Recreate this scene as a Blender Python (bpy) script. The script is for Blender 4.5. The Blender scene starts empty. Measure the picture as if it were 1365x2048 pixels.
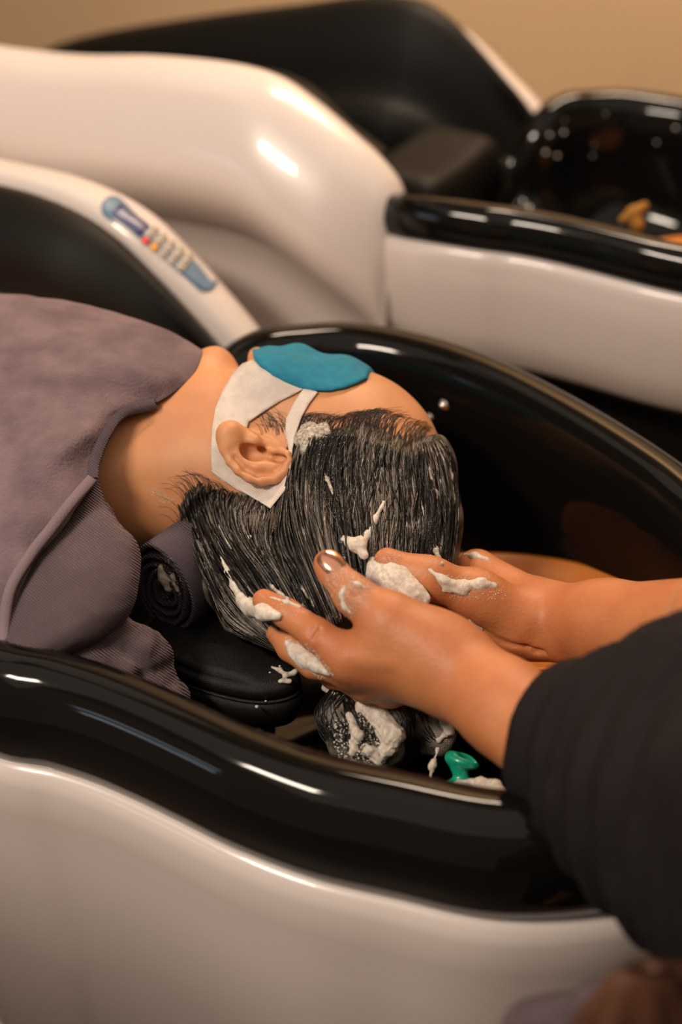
import bpy, bmesh, math, random
import numpy as np
from mathutils import Vector, Matrix, noise
from mathutils.bvhtree import BVHTree
from mathutils.geometry import delaunay_2d_cdt
random.seed(7); rng = np.random.default_rng(7)
SC = bpy.context.scene
COL = SC.collection
# ------------------------------------------------------------------ camera, world, lights, exposure
TH = math.radians(37.0); FPX = 2844.0; CH = 1.54
cam_d = bpy.data.cameras.new('camera'); cam = bpy.data.objects.new('camera', cam_d); COL.objects.link(cam)
cam.location = (0, 0, CH); cam.rotation_euler = (math.pi/2 - TH, 0, 0)
cam_d.sensor_fit = 'VERTICAL'; cam_d.sensor_height = 36; cam_d.lens = 36*FPX/2048
cam_d.dof.use_dof = True; cam_d.dof.focus_distance = 1.04; cam_d.dof.aperture_fstop = 2.5
cam_d.clip_start = 0.05
SC.camera = cam
world = bpy.data.worlds.new('world'); SC.world = world; world.use_nodes = True
world.node_tree.nodes['Background'].inputs[0].default_value = (1.0, 0.72, 0.5, 1)
world.node_tree.nodes['Background'].inputs[1].default_value = 0.22
def area(name, loc, target, sx, sy, power, col, spread=180):
    l = bpy.data.lights.new(name, 'AREA'); l.shape = 'RECTANGLE'; l.size = sx; l.size_y = sy
    l.energy = power; l.color = col; l.spread = math.radians(spread)
    o = bpy.data.objects.new(name, l); COL.objects.link(o); o.location = loc
    o.rotation_euler = (Vector(target)-Vector(loc)).to_track_quat('-Z', 'Y').to_euler()
    return o
area('key_lamp', (-1.05, -0.15, 2.55), (0, 0.9, 0.85), 0.55, 0.16, 33, (1.0, 0.84, 0.68))
area('far_bed_fill', (-1.0, 2.0, 2.6), (-0.3, 1.5, 0.8), 1.2, 0.9, 2.5, (1.0, 0.84, 0.70))  # added fill light for the far bed, stands for no known fixture
area('wall_fill', (0.6, 2.3, 2.6), (-0.2, 3.4, 0.6), 1.4, 0.3, 85, (1.0, 0.78, 0.58))  # unseen light added to brighten the back wall
area('soft_overhead_fill', (0.0, -0.3, 2.86), (0.0, -0.3, 0), 3.6, 3.0, 24, (1.0, 0.84, 0.70))  # very large soft fill added overhead, not a real ceiling fixture
area('window_light', (-3.0, -0.5, 1.75), (-0.3, 0.8, 0.9), 1.5, 0.16, 5, (0.72, 0.86, 1.0))
area('window_light_upper', (-3.0, -0.5, 2.15), (-0.3, 0.8, 0.9), 1.5, 0.10, 3, (0.72, 0.86, 1.0))
SC.view_settings.view_transform = 'Standard'; SC.view_settings.look = 'None'
SC.view_settings.exposure = 0.0; SC.view_settings.gamma = 1.0
# ------------------------------------------------------------------ frames and pixel -> point helpers (authoring of real positions)
R_ = np.array([1, 0, 0.]); V_ = np.array([0, math.sin(TH), math.cos(TH)]); W_ = np.array([0, -math.cos(TH), math.sin(TH)])
C_ = np.array([0, 0, CH])
A_ = np.array([.857, -.515, 0]); A_ /= np.linalg.norm(A_); N_ = np.array([-A_[1], A_[0], 0]); K_ = np.array([0, 0, 1.])
def ray(x, y): return -W_ + (x-682.5)/FPX*R_ + (1024-y)/FPX*V_
def D(x, y, t): return C_ + ray(x, y)*t
def PZ(x, y, z): d = ray(x, y); return C_ + d*(z-CH)/d[2]
def PN(x, y, n): d = ray(x, y); return C_ + d*((n-C_@N_)/(d@N_))
def B3(u, n, z): return A_*u + N_*n + K_*z
def px_of(p): q = np.asarray(p)-C_; t = -q@W_; return np.array([682.5+FPX*(q@R_)/t, 1024-FPX*(q@V_)/t, t])
# ------------------------------------------------------------------ materials
def S(v): v = v/255; return v/12.92 if v <= .04045 else ((v+.055)/1.055)**2.4
def rgb(r, g, b): return (S(r), S(g), S(b), 1)
def mat(name, col, rough=.5, metal=0, bump=None, col2=None, nscale=8, coat=0, sss=0, sheen=0, ndetail=4, spec=.5, mixlo=.35, mixhi=.65):
    m = bpy.data.materials.new(name); m.use_nodes = True; nt = m.node_tree; b = nt.nodes['Principled BSDF']
    b.inputs['Base Color'].default_value = col; b.inputs['Roughness'].default_value = rough
    b.inputs['Metallic'].default_value = metal; b.inputs['Coat Weight'].default_value = coat
    b.inputs['Coat Roughness'].default_value = .05; b.inputs['Specular IOR Level'].default_value = spec
    if sss:
        b.inputs['Subsurface Weight'].default_value = sss; b.inputs['Subsurface Radius'].default_value = (1, .35, .18)
        b.inputs['Subsurface Scale'].default_value = .006
    if sheen:
        b.inputs['Sheen Weight'].default_value = sheen; b.inputs['Sheen Roughness'].default_value = .5
        b.inputs['Sheen Tint'].default_value = col
    tc = nt.nodes.new('ShaderNodeTexCoord')
    if col2 is not None:
        n = nt.nodes.new('ShaderNodeTexNoise'); n.inputs['Scale'].default_value = nscale; n.inputs['Detail'].default_value = ndetail
        r = nt.nodes.new('ShaderNodeValToRGB'); r.color_ramp.elements[0].position = mixlo; r.color_ramp.elements[1].position = mixhi
        r.color_ramp.elements[0].color = col; r.color_ramp.elements[1].color = col2
        nt.links.new(tc.outputs['Object'], n.inputs['Vector']); nt.links.new(n.outputs['Fac'], r.inputs[0]); nt.links.new(r.outputs[0], b.inputs['Base Color'])
    if bump:
        kind, sc, st = bump
        bp = nt.nodes.new('ShaderNodeBump'); bp.inputs['Strength'].default_value = st; bp.inputs['Distance'].default_value = .001
        if kind == 'noise':
            t = nt.nodes.new('ShaderNodeTexNoise'); t.inputs['Scale'].default_value = sc; t.inputs['Detail'].default_value = 3; o = t.outputs['Fac']
            nt.links.new(tc.outputs['Object'], t.inputs['Vector'])
        else:
            t = nt.nodes.new('ShaderNodeTexWave'); t.inputs['Scale'].default_value = sc; t.inputs['Distortion'].default_value = 2.5
            t.inputs['Detail'].default_value = 3; t.inputs['Detail Scale'].default_value = .6; t.bands_direction = kind; o = t.outputs['Fac']
            nt.links.new(tc.outputs['Object'], t.inputs['Vector'])
        nt.links.new(o, bp.inputs['Height']); nt.links.new(bp.outputs['Normal'], b.inputs['Normal'])
    return m
def ribbed(m, dist=.0022, dark=.62):
    nt = m.node_tree; b = nt.nodes['Principled BSDF']; w = [n for n in nt.nodes if n.type == 'TEX_WAVE'][0]; bp = [n for n in nt.nodes if n.type == 'BUMP'][0]
    bp.inputs['Distance'].default_value = dist; src = b.inputs['Base Color'].links[0].from_socket
    mx = nt.nodes.new('ShaderNodeMix'); mx.data_type = 'RGBA'; mx.blend_type = 'MULTIPLY'; mx.inputs[0].default_value = 1
    r = nt.nodes.new('ShaderNodeValToRGB'); r.color_ramp.elements[0].color = (dark, dark, dark, 1); r.color_ramp.elements[0].position = .15; r.color_ramp.elements[1].position = .6
    nt.links.new(w.outputs['Fac'], r.inputs[0]); nt.links.new(src, mx.inputs['A']); nt.links.new(r.outputs[0], mx.inputs['B']); nt.links.new(mx.outputs['Result'], b.inputs['Base Color'])
M = {}
M['shell'] = mat('white gloss shell', rgb(216, 205, 200), .28, coat=.35)
M['black_gloss'] = mat('black ceramic', (.005, .0045, .004, 1), .07, spec=.25)
M['leather'] = mat('black leather', (.006, .0055, .0045, 1), .45, spec=.16, bump=('noise', 900, .5))
M['leather_pad'] = mat('black pad leather', (.010, .009, .008, 1), .36, spec=.35, bump=('noise', 1600, .6))
M['wall'] = mat('tan wall paint', rgb(216, 186, 148), .85, col2=rgb(208, 178, 140), nscale=1.2)
M['floor'] = mat('brown floor', rgb(88, 66, 52), .45, col2=rgb(72, 54, 44), nscale=3)
M['ceil'] = mat('ceiling paint', rgb(120, 105, 90), .9)
M['towel'] = mat('mauve grey terry', rgb(128, 110, 116), .95, bump=('DIAGONAL', 210, 1.0), col2=rgb(106, 90, 97), nscale=14, sheen=.35)
M['towel_dark'] = mat('dark mauve terry', rgb(114, 98, 110), .95, bump=('DIAGONAL', 210, 1.0), col2=rgb(96, 82, 94), nscale=20, sheen=.3)
M['velour'] = mat('mauve grey velour', rgb(122, 103, 108), .95, bump=('noise', 420, 1.0), col2=rgb(98, 82, 88), nscale=34, ndetail=8, sheen=.35)
M['hem'] = mat('towel hem', rgb(122, 105, 112), .9, bump=('noise', 700, .7), sheen=.2)
M['skin'] = mat('client skin', rgb(212, 150, 102), .5, bump=('noise', 900, .22), col2=rgb(196, 136, 96), nscale=18, sss=.25)
M['skin2'] = mat('stylist skin', rgb(200, 130, 84), .5, bump=('noise', 420, .45), col2=rgb(186, 114, 72), nscale=22, sss=.25)
M['hair'] = mat('wet black hair', (.010, .0085, .008, 1), .28, bump=('noise', 500, .6))
M['hair_soapy'] = mat('hair with lather', (.010, .008, .007, 1), .36, bump=('noise', 900, 1.0), col2=rgb(134, 124, 112), nscale=48, ndetail=12, mixlo=.44, mixhi=.62)
M['foam_grey'] = mat('grey lather strand', rgb(112, 104, 94), .35)
M['film'] = mat('thin lather film', rgb(124, 114, 102), .45, bump=('noise', 1500, .5), col2=rgb(206, 196, 182), nscale=420, ndetail=6)
M['foam'] = mat('white lather', rgb(235, 225, 212), .55, bump=('noise', 1400, .7), col2=rgb(205, 193, 180), nscale=300, sss=.2)
M['bubble'] = mat('bubble film', rgb(215, 208, 198), .12, spec=.9)
M['blue'] = mat('teal blue nonwoven', rgb(16, 128, 158), .8, bump=('noise', 1500, .5), col2=rgb(10, 116, 146), nscale=150)
M['pad'] = mat('white nonwoven', rgb(228, 216, 206), .85, bump=('DIAGONAL', 260, .5), col2=rgb(216, 202, 192), nscale=120)
M['nail'] = mat('rose gold nail polish', rgb(214, 158, 132), .16, metal=.85)
M['nail_bare'] = mat('bare nail', rgb(214, 150, 120), .25)
M['shirt'] = mat('black shirt', (.0075, .0052, .0062, 1), .8, bump=('noise', 500, .5), spec=.25)
M['amber'] = mat('amber plastic', rgb(206, 128, 46), .4, col2=rgb(190, 112, 38), nscale=9)
M['teal'] = mat('teal plastic', rgb(24, 160, 130), .25, coat=.4)
M['brown'] = mat('brown leather', rgb(92, 58, 40), .5, col2=rgb(66, 40, 30), nscale=22)
M['remote'] = mat('blue grey panel', rgb(86, 118, 146), .4)
M['screen'] = mat('indigo display', rgb(52, 56, 108), .3)
M['key_grey'] = mat('grey key', rgb(196, 184, 168), .5)
M['key_dark'] = mat('key symbol', rgb(88, 98, 118), .5)
M['key_red'] = mat('red key', rgb(222, 52, 62), .4)
M['key_yellow'] = mat('yellow key', rgb(236, 160, 20), .4)
M['steel'] = mat('steel', (.6, .58, .55, 1), .2, metal=1)
M['water'] = mat('water drop', rgb(200, 195, 190), .05, spec=.8)
M['hole'] = mat('ear canal shade', rgb(60, 24, 14), .7)
ribbed(M['towel'], .0025, .60); ribbed(M['towel_dark'], .002, .7); ribbed(M['pad'], .0008, .86)
# ------------------------------------------------------------------ object helpers
def tag(o, label=None, cat=None, group=None, kind=None):
    if label: o['label'] = label
    if cat: o['category'] = cat
    if group: o['group'] = group
    if kind: o['kind'] = kind
    return o
def empty(name, loc=(0, 0, 0), label=None, cat=None, group=None):
    o = bpy.data.objects.new(name, None); COL.objects.link(o); o.location = loc; o.empty_display_size = .05
    return tag(o, label, cat, group)
def link(name, me, m, parent=None, smooth=True):
    o = bpy.data.objects.new(name, me); COL.objects.link(o)
    if m is not None: me.materials.append(m)
    if smooth: me.polygons.foreach_set('use_smooth', [True]*len(me.polygons))
    if parent is not None:
        o.parent = parent; o.matrix_parent_inverse = Matrix.Translation(-Vector(parent.location)) if parent.type == 'EMPTY' and not parent.parent else Matrix()
    return o
def mesh_np(name, V, Fq, m=None, parent=None, smooth=True):
    """V (n,3); Fq (k,3) or (k,4) int array"""
    me = bpy.data.meshes.new(name); V = np.asarray(V, np.float32); Fq = np.asarray(Fq, np.int32); k, s = Fq.shape
    me.vertices.add(len(V)); me.vertices.foreach_set('co', V.ravel())
    me.loops.add(k*s); me.loops.foreach_set('vertex_index', Fq.ravel())
    me.polygons.add(k); me.polygons.foreach_set('loop_start', np.arange(0, k*s, s, dtype=np.int32))
    me.update(calc_edges=True); me.validate()
    return link(name, me, m, parent, smooth)
def mesh_py(name, V, Fs, m=None, parent=None, smooth=True):
    me = bpy.data.meshes.new(name); me.from_pydata([tuple(map(float, v)) for v in V], [], [tuple(map(int, f)) for f in Fs]); me.update()
    return link(name, me, m, parent, smooth)
def bm_obj(name, bm, m, parent=None, smooth=True):
    bmesh.ops.recalc_face_normals(bm, faces=bm.faces)
    me = bpy.data.meshes.new(name); bm.to_mesh(me); bm.free(); return link(name, me, m, parent, smooth)
def catmull(P, n, closed=False):
    P = np.asarray(P, float); k = len(P); out = []
    segs = k if closed else k-1
    T = np.linspace(0, segs, n, endpoint=not closed)
    for t in T:
        i = min(int(t), segs-1); f = t-i
        if closed: p = [P[(i+j) % k] for j in (-1, 0, 1, 2)]
        else:
            p1, p2 = P[i], P[i+1]; p0 = P[i-1] if i > 0 else 2*p1-p2; p3 = P[i+2] if i+2 < k else 2*p2-p1; p = [p0, p1, p2, p3]
        out.append(.5*((2*p[1])+(-p[0]+p[2])*f+(2*p[0]-5*p[1]+4*p[2]-p[3])*f*f+(-p[0]+3*p[1]-3*p[2]+p[3])*f**3))
    return np.array(out)
def grid_faces(r, c, closed_c=False, closed_r=False, off=0):
    i, j = np.meshgrid(np.arange(r if closed_r else r-1), np.arange(c if closed_c else c-1), indexing='ij')
    i = i.ravel(); j = j.ravel(); i2 = (i+1) % r; j2 = (j+1) % c
    return np.stack([i*c+j, i*c+j2, i2*c+j2, i2*c+j], 1)+off
def net(name, rows, nr, nc, m, parent=None, thick=0.003, disp=None, closed=False):
    """rows of control points (px, py, depth) or 3-D points with 'p3'; tensor Catmull-Rom cloth"""
    G = np.array([[D(*p) for p in r] for r in rows])
    A1 = np.array([catmull(r, nc) for r in G])
    A2 = np.stack([catmull(A1[:, j], nr, closed) for j in range(nc)], 1)
    V = A2.reshape(-1, 3)
    if disp is not None:
        du = np.gradient(A2, axis=0); dv = np.gradient(A2, axis=1); nn = np.cross(dv, du); nn /= np.linalg.norm(nn, axis=2, keepdims=True)+1e-9
        ctr = A2-C_; sgn = -np.sign((nn*ctr).sum(2, keepdims=True)); nn *= sgn
        V = (A2+nn*disp(A2)[..., None]).reshape(-1, 3)
    o = mesh_np(name, V, grid_faces(nr, nc, closed_r=closed), m, parent)
    if thick:
        md = o.modifiers.new('solid', 'SOLIDIFY'); md.thickness = thick; md.offset = 0
    return o
def tubes_np(polys, radii, sides=4):
    """many tubes -> V,F. polys list of (k,3); radii list of (k,)"""
    VV = []; FF = []; off = 0
    ang = np.arange(sides)*2*math.pi/sides
    for P, r in zip(polys, radii):
        P = np.asarray(P, float); k = len(P); T = np.gradient(P, axis=0); T /= np.linalg.norm(T, axis=1, keepdims=True)+1e-12
        ref = W_ if abs(T[0]@W_) < .9 else R_
        X = np.cross(T, ref); X /= np.linalg.norm(X, axis=1, keepdims=True)+1e-12; Y = np.cross(T, X)
        r = np.broadcast_to(np.asarray(r, float), (k,))
        ring = P[:, None]+r[:, None, None]*(np.cos(ang)[None, :, None]*X[:, None]+np.sin(ang)[None, :, None]*Y[:, None])
        VV.append(ring.reshape(-1, 3)); FF.append(grid_faces(k, sides, closed_c=True, off=off)); off += k*sides
    return np.concatenate(VV), np.concatenate(FF)
def tube(name, P, r, m, parent=None, sides=12, cap=True):
    V, F = tubes_np([P], [r], sides); k = len(P); V = list(V); Fl = [tuple(f) for f in F]
    if cap: Fl.append(tuple(range(sides))[::-1]); Fl.append(tuple(range((k-1)*sides, k*sides)))
    return mesh_py(name, V, Fl, m, parent)
def lathe(name, prof, c, ax, m, parent=None, seg=48):
    ax = np.array(ax, float); ax /= np.linalg.norm(ax); x = np.cross(ax, [0.3, 1, .2]); x /= np.linalg.norm(x); y = np.cross(ax, x)
    V = [np.array(c)+ax*h+r*(math.cos(a)*x+math.sin(a)*y) for (r, h) in prof for a in np.arange(seg)*2*math.pi/seg]
    return mesh_np(name, V, grid_faces(len(prof), seg, closed_c=True), m, parent)
# ------------------------------------------------------------------ signed distance fields + surface nets
class Field:
    def __init__(s, lo, hi, h, M3=None, o=None):
        s.h = h; s.lo = np.array(lo, float); s.n = np.ceil((np.array(hi)-s.lo)/h).astype(int)+1
        s.D = np.full(s.n, .05, np.float32); s.M = np.eye(3) if M3 is None else M3; s.o = np.zeros(3) if o is None else np.array(o, float)
    def L(s, p): return s.M.T @ (np.asarray(p, float)-s.o)          # world -> local
    def sub(s, lo, hi):
        a = np.clip(np.floor((np.array(lo)-s.lo)/s.h).astype(int), 0, s.n); b = np.clip(np.ceil((np.array(hi)-s.lo)/s.h).astype(int)+1, 0, s.n)
        if (b <= a).any(): return None
        sl = tuple(slice(i, j) for i, j in zip(a, b))
        X = [(s.lo[k]+np.arange(a[k], b[k])*s.h).astype(np.float32).reshape([-1 if q == k else 1 for q in range(3)]) for k in range(3)]
        return sl, X
    def comb(s, sl, d, k, op):
        A = s.D[sl]
        if op == 'sub': d = -d
        if op == 'add':
            if k > 0: h = np.maximum(k-np.abs(A-d), 0)/k; r = np.minimum(A, d)-h*h*k*.25
            else: r = np.minimum(A, d)
        else:
            if k > 0: h = np.maximum(k-np.abs(A-d), 0)/k; r = np.maximum(A, d)+h*h*k*.25
            else: r = np.maximum(A, d)
        s.D[sl] = r
    def cone(s, a, b, r1, r2, k=.008, op='add', local=False):
        if not local: a = s.L(a); b = s.L(b)
        a = np.array(a, float); b = np.array(b, float); R = max(r1, r2)+max(k, 0)+.012
        q = s.sub(np.minimum(a, b)-R, np.maximum(a, b)+R)
        if q is None: return
        sl, X = q; ba = b-a; l2 = ba@ba+1e-12
        t = np.clip(sum((X[i]-a[i])*ba[i] for i in range(3))/l2, 0, 1)
        d = np.sqrt(sum((X[i]-a[i]-t*ba[i])**2 for i in range(3)))-(r1+(r2-r1)*t)
        s.comb(sl, d.astype(np.float32), k, op)
    def chain(s, P, r, k=.006, op='add', local=False):
        r = [r]*len(P) if np.isscalar(r) else r
        for i in range(len(P)-1): s.cone(P[i], P[i+1], r[i], r[i+1], k, op, local)
    def ell(s, c, rad, k=.008, op='add', Rm=None, local=False):
        c = np.array(c, float) if local else s.L(c); R = max(rad)+k+.012
        q = s.sub(c-R, c+R)
        if q is None: return
        sl, X = q; Y = [X[i]-c[i] for i in range(3)]
        if Rm is not None: Q = Rm.T if local else Rm.T@s.M; Y = [sum(Q[j, i]*Y[i] for i in range(3)) for j in range(3)]
        k0 = np.sqrt(sum((Y[i]/rad[i])**2 for i in range(3))); k1 = np.sqrt(sum((Y[i]/rad[i]**2)**2 for i in range(3)))+1e-6
        s.comb(sl, (k0*(k0-1)/k1).astype(np.float32), k, op)
    def coords(s):
        return [(s.lo[k]+np.arange(s.n[k])*s.h).astype(np.float32).reshape([-1 if q == k else 1 for q in range(3)]) for k in range(3)]
    def mesh(s, closed=True):
        Dm = s.D
        if closed:
            for ax in range(3):
                sl = [slice(None)]*3
                for e in (0, -1): sl[ax] = e; Dm[tuple(sl)] = np.maximum(Dm[tuple(sl)], s.h*.5)
        n = np.array(Dm.shape); ins = Dm < 0
        cnt = np.zeros(n-1, np.int8)
        offs = [(i, j, k) for i in (0, 1) for j in (0, 1) for k in (0, 1)]
        for o in offs: cnt += ins[o[0]:n[0]-1+o[0], o[1]:n[1]-1+o[1], o[2]:n[2]-1+o[2]]
        act = np.argwhere((cnt > 0) & (cnt < 8)); cid = np.full(n-1, -1, np.int32); cid[tuple(act.T)] = np.arange(len(act))
        val = {o: Dm[act[:, 0]+o[0], act[:, 1]+o[1], act[:, 2]+o[2]] for o in offs}
        acc = np.zeros((len(act), 3)); c = np.zeros(len(act))
        for ax in range(3):
            for o in offs:
                if o[ax]: continue
                o2 = list(o); o2[ax] = 1; a = val[o]; b = val[tuple(o2)]; mk = (a < 0) != (b < 0)
                t = np.where(mk, a/(a-b+1e-20), 0)
                pos = np.tile(np.array(o, float), (len(act), 1)); pos[:, ax] += t
                acc += pos*mk[:, None]; c += mk
        V = s.lo+(act+acc/c[:, None])*s.h
        V = V@s.M.T+s.o
        Fs = []
        for ax in range(3):
            u, v = (ax+1) % 3, (ax+2) % 3
            sa = [slice(1, -1)]*3; sa[ax] = slice(0, n[ax]-1); sb = list(sa); sb[ax] = slice(1, n[ax])
            a = ins[tuple(sa)]; b = ins[tuple(sb)]; E = np.argwhere(a != b); E2 = E.copy()
            base = np.ones(3, int); base[ax] = 0; E = E+base; fl = a[tuple(E2.T)]
            q = []
            for du, dv in ((0, 0), (-1, 0), (-1, -1), (0, -1)):
                e = E.copy(); e[:, u] += du; e[:, v] += dv; q.append(cid[tuple(e.T)])
            q = np.stack(q, 1); q[~fl] = q[~fl][:, ::-1]; Fs.append(q)
        F = np.concatenate(Fs); a, b, c = V[F[:, 0]], V[F[:, 1]], V[F[:, 2]]
        if np.einsum('ij,ij->i', a-V.mean(0), np.cross(b-V.mean(0), c-V.mean(0))).sum() < 0: F = F[:, ::-1].copy()
        return V, F
def smooth_np(V, F, it=2, lam=.5):
    V = V.copy()
    for _ in range(it):
        acc = np.zeros_like(V); cnt = np.zeros(len(V))
        for a, b in ((0, 1), (1, 2), (2, 3), (3, 0)):
            for k in range(3): acc[:, k] += np.bincount(F[:, a], V[F[:, b], k], len(V))+np.bincount(F[:, b], V[F[:, a], k], len(V))
            cnt += np.bincount(F[:, a], minlength=len(V))+np.bincount(F[:, b], minlength=len(V))
        V += lam*(acc/np.maximum(cnt, 1)[:, None]-V)
    return V
def bvh_of(V, F): return BVHTree.FromPolygons([tuple(v) for v in V.tolist()], F.tolist())
def vnoise(P, sc, oct=2):                                        # cheap value noise on arrays
    P = np.asarray(P)*sc; tot = 0; amp = 1
    for o in range(oct):
        tot = tot+amp*(np.sin(P[..., 0]*1.7+1.3*np.sin(P[..., 1]*1.1+2.1*o))*np.cos(P[..., 1]*1.9+1.7*np.sin(P[..., 2]*1.3+o))+.5*np.sin(P[..., 2]*2.3+P[..., 0]*1.1)); P = P*2.03+3.1; amp *= .5
    return tot/1.8
#@ROOM
# ------------------------------------------------------------------ room
def box(name, lo, hi, m, parent=None, frame=None):
    bm = bmesh.new(); bmesh.ops.create_cube(bm, size=1)
    for v in bm.verts:
        p = [lo[i]+(v.co[i]+.5)*(hi[i]-lo[i]) for i in range(3)]
        v.co = B3(*p) if frame == 'bed' else p
    return bm_obj(name, bm, m, parent, smooth=False)
tag(box('floor', (-4.5, -1.6, -.05), (3.0, 2.75, 0), M['floor'], frame='bed'), kind='structure')
tag(box('wall_back', (-4.5, 2.55, 0), (3.0, 2.65, 2.9), M['wall'], frame='bed'), kind='structure')
tag(box('wall_right', (2.9, -1.6, 0), (3.0, 2.55, 2.9), M['wall'], frame='bed'), kind='structure')
tag(box('wall_left', (-4.6, -1.6, 0), (-4.5, 2.55, 2.9), M['wall'], frame='bed'), kind='structure')
tag(box('ceiling', (-4.5, -1.6, 2.9), (3.0, 2.75, 2.95), M['ceil'], frame='bed'), kind='structure')
tag(box('baseboard_back', (-4.5, 2.53, 0), (3.0, 2.55, .1), M['ceil'], frame='bed'), kind='structure')
#@BEDS
# ------------------------------------------------------------------ shampoo beds
def resample_closed(P, n):
    Q = catmull(P, 600, True); d = np.r_[0, np.cumsum(np.linalg.norm(np.diff(np.vstack([Q, Q[:1]]), axis=0), axis=1))]
    s = np.linspace(0, d[-1], n, endpoint=False); Q2 = np.vstack([Q, Q[:1]])
    return np.stack([np.interp(s, d, Q2[:, k]) for k in range(3)], 1)
def make_bed(loop, label, nc, prof_out, group, near_top, far_top, near_n, far_n, shell_bot):
    root = empty('shampoo_bed', tuple(B3(-1.0, nc, 0)), label, 'shampoo bed', group)
    Lp = resample_closed(loop, 220); c2 = np.array([-.42, nc])
    tg = np.roll(Lp, -1, 0)-np.roll(Lp, 1, 0); tg = tg[:, :2]; tg /= np.linalg.norm(tg, axis=1, keepdims=True)
    out = np.stack([tg[:, 1], -tg[:, 0]], 1)
    out *= np.sign(((Lp[:, :2]-c2)*out).sum(1).mean())
    for _ in range(6): out = (np.roll(out, 1, 0)+out+np.roll(out, -1, 0)); out /= np.linalg.norm(out, axis=1, keepdims=True)
    def ring(d, dz, z=None):
        xy = Lp[:, :2]+out*d; zz = Lp[:, 2]+dz if z is None else np.full(len(Lp), z)
        return np.array([B3(a, b, q) for (a, b), q in zip(xy, zz)])
    def shrink(f, z):
        cc = np.array([-.40, nc+.0]); xy = cc+(Lp[:, :2]-cc)*f; return np.array([B3(a, b, z) for a, b in xy])
    rings = [ring(*p) for p in prof_out[::-1]]+[ring(-.006, -.001), ring(-.014, -.006), ring(-.022, -.018), ring(-.028, -.04), ring(-.034, -.07)]
    rings += [shrink(.86, .785), shrink(.81, .75), shrink(.70, .724), shrink(.4, .712), shrink(.15, .708), shrink(.02, .706)]
    V = np.concatenate(rings); n = len(Lp)
    mesh_np('bowl', V, grid_faces(len(rings), n, closed_c=True), M['black_gloss'], root)
    # drain
    dr = lathe('drain', [(.0, .004), (.018, .004), (.024, .002), (.026, 0)], B3(-.40, nc, .708), K_, M['steel'], root, 24)
    # white shell around the bowl : only the part from the arm rest joint on (u > -.70)
    d0, z0 = prof_out[-1]
    sh = [ring(d0-.012, z0+.006), ring(d0+.004, z0+.006), ring(d0+.010, z0+.001), ring(d0+.013, z0-.010), ring(d0+.012, z0-.04), ring(d0+.006, z0-.09)]
    sh += [ring(d0-.004, 0, shell_bot), ring(d0-.03, 0, shell_bot-.02), ring(d0-.10, 0, shell_bot-.035)]
    sh = np.array(sh); keep = Lp[:, 0] > -.695
    idx = np.where(keep)[0]; st = [i for i in idx if not keep[i-1]][0]; order = [(st+k) % n for k in range(keep.sum())]
    S2 = sh[:, order]; r, c = S2.shape[:2]
    o = mesh_np('bowl_shell', S2.reshape(-1, 3), grid_faces(r, c), M['shell'], root); md = o.modifiers.new('s', 'SOLIDIFY'); md.thickness = .003; md.offset = -1
    # base under the bowl
    box('pedestal', (-.80, nc-.14, 0), (-.30, nc+.14, .69), M['leather'], root, 'bed')
    # arm rests
    for side, top, nn in ((-1, near_top, near_n), (1, far_top, far_n)):
        T = catmull(top, 60)                                     # (u, z, w) rows
        sec = []
        for (u, z, wd) in T:
            o_ = nn+0*side
            bul = .035*min(1, max(0, (z-.86)/.1))
            pts = [(-.050, -.16), (-.047, -.02), (-.040, -.004), (-.028, 0), (-.008, -.003), (.008, -.011), (.020, -.022), (.034, -.042), (.044+bul*.2, -.066), (.049+bul*.3, -.092), (.046+bul*.2, -.122), (.034, -.150), (.014, -.170), (-.002, -.180), (-.006, -.23), (-.010, -.45), (-.03, -.86)]
            e = max(0, min(1, (u+.72)/.09))                      # closes round at the head end
            sec.append([B3(u+.0*e, o_+side*(a*wd-(.012 if side < 0 else .0)*e), max(.03, z+b)) for a, b in pts])
        sec = np.array(sec); r, c = sec.shape[:2]
        V = sec.reshape(-1, 3); F = [tuple(f) for f in grid_faces(r, c)]; F.append(tuple(range(c))); F.append(tuple(range((r-1)*c, r*c))[::-1])
        mesh_py('armrest', V, F, M['shell'], root)
    return root
nc1 = .755
loop1 = [(-.664, .894, .875), (-.646, .932, .89), (-.618, .963, .89), (-.584, .987, .89), (-.537, .998, .89), (-.487, 1.0, .89), (-.433, .992, .89), (-.379, .977, .89), (-.325, .958, .89), (-.272, .935, .89), (-.238, .916, .89),
         (-.17, .868, .89), (-.12, .80, .89), (-.10, .73, .89), (-.112, .655, .89), (-.135, .61, .89), (-.164, .577, .89), (-.215, .543, .89), (-.274, .526, .89), (-.324, .513, .89), (-.372, .508, .89), (-.411, .508, .89), (-.45, .508, .89), (-.49, .506, .89), (-.528, .5, .89), (-.562, .49, .89),
         (-.63, .485, .885), (-.68, .52, .86), (-.70, .59, .79), (-.70, .68, .765), (-.70, .77, .765), (-.695, .85, .82)]
prof1 = [(.005, -.0004), (.011, -.002), (.018, -.006), (.025, -.013), (.030, -.023), (.033, -.038), (.032, -.055), (.027, -.075), (.017, -.093)]
top1f = [(-1.9, .90, 1), (-1.5, .93, 1), (-1.2, .945, 1), (-1.0, .956, 1), (-.91, .958, 1), (-.84, .945, 1), (-.79, .915, .95), (-.75, .885, .9), (-.715, .855, .85), (-.68, .82, .75)]
bed1 = make_bed(loop1, 'white shampoo bed with a black bowl holding the client, nearest the camera', nc1, prof1, None, top1f, top1f, .50, 1.010, .42)
nc2 = 1.445
loop2 = [(a, (b-nc1)*(.93 if b > nc1 else .93)+nc2+.005, c+.005 if b > nc1 else c+.04) for a, b, c in loop1]
prof2 = [(.005, -.001), (.011, -.005), (.016, -.014), (.019, -.025), (.018, -.036), (.014, -.044), (.009, -.048)]
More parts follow.
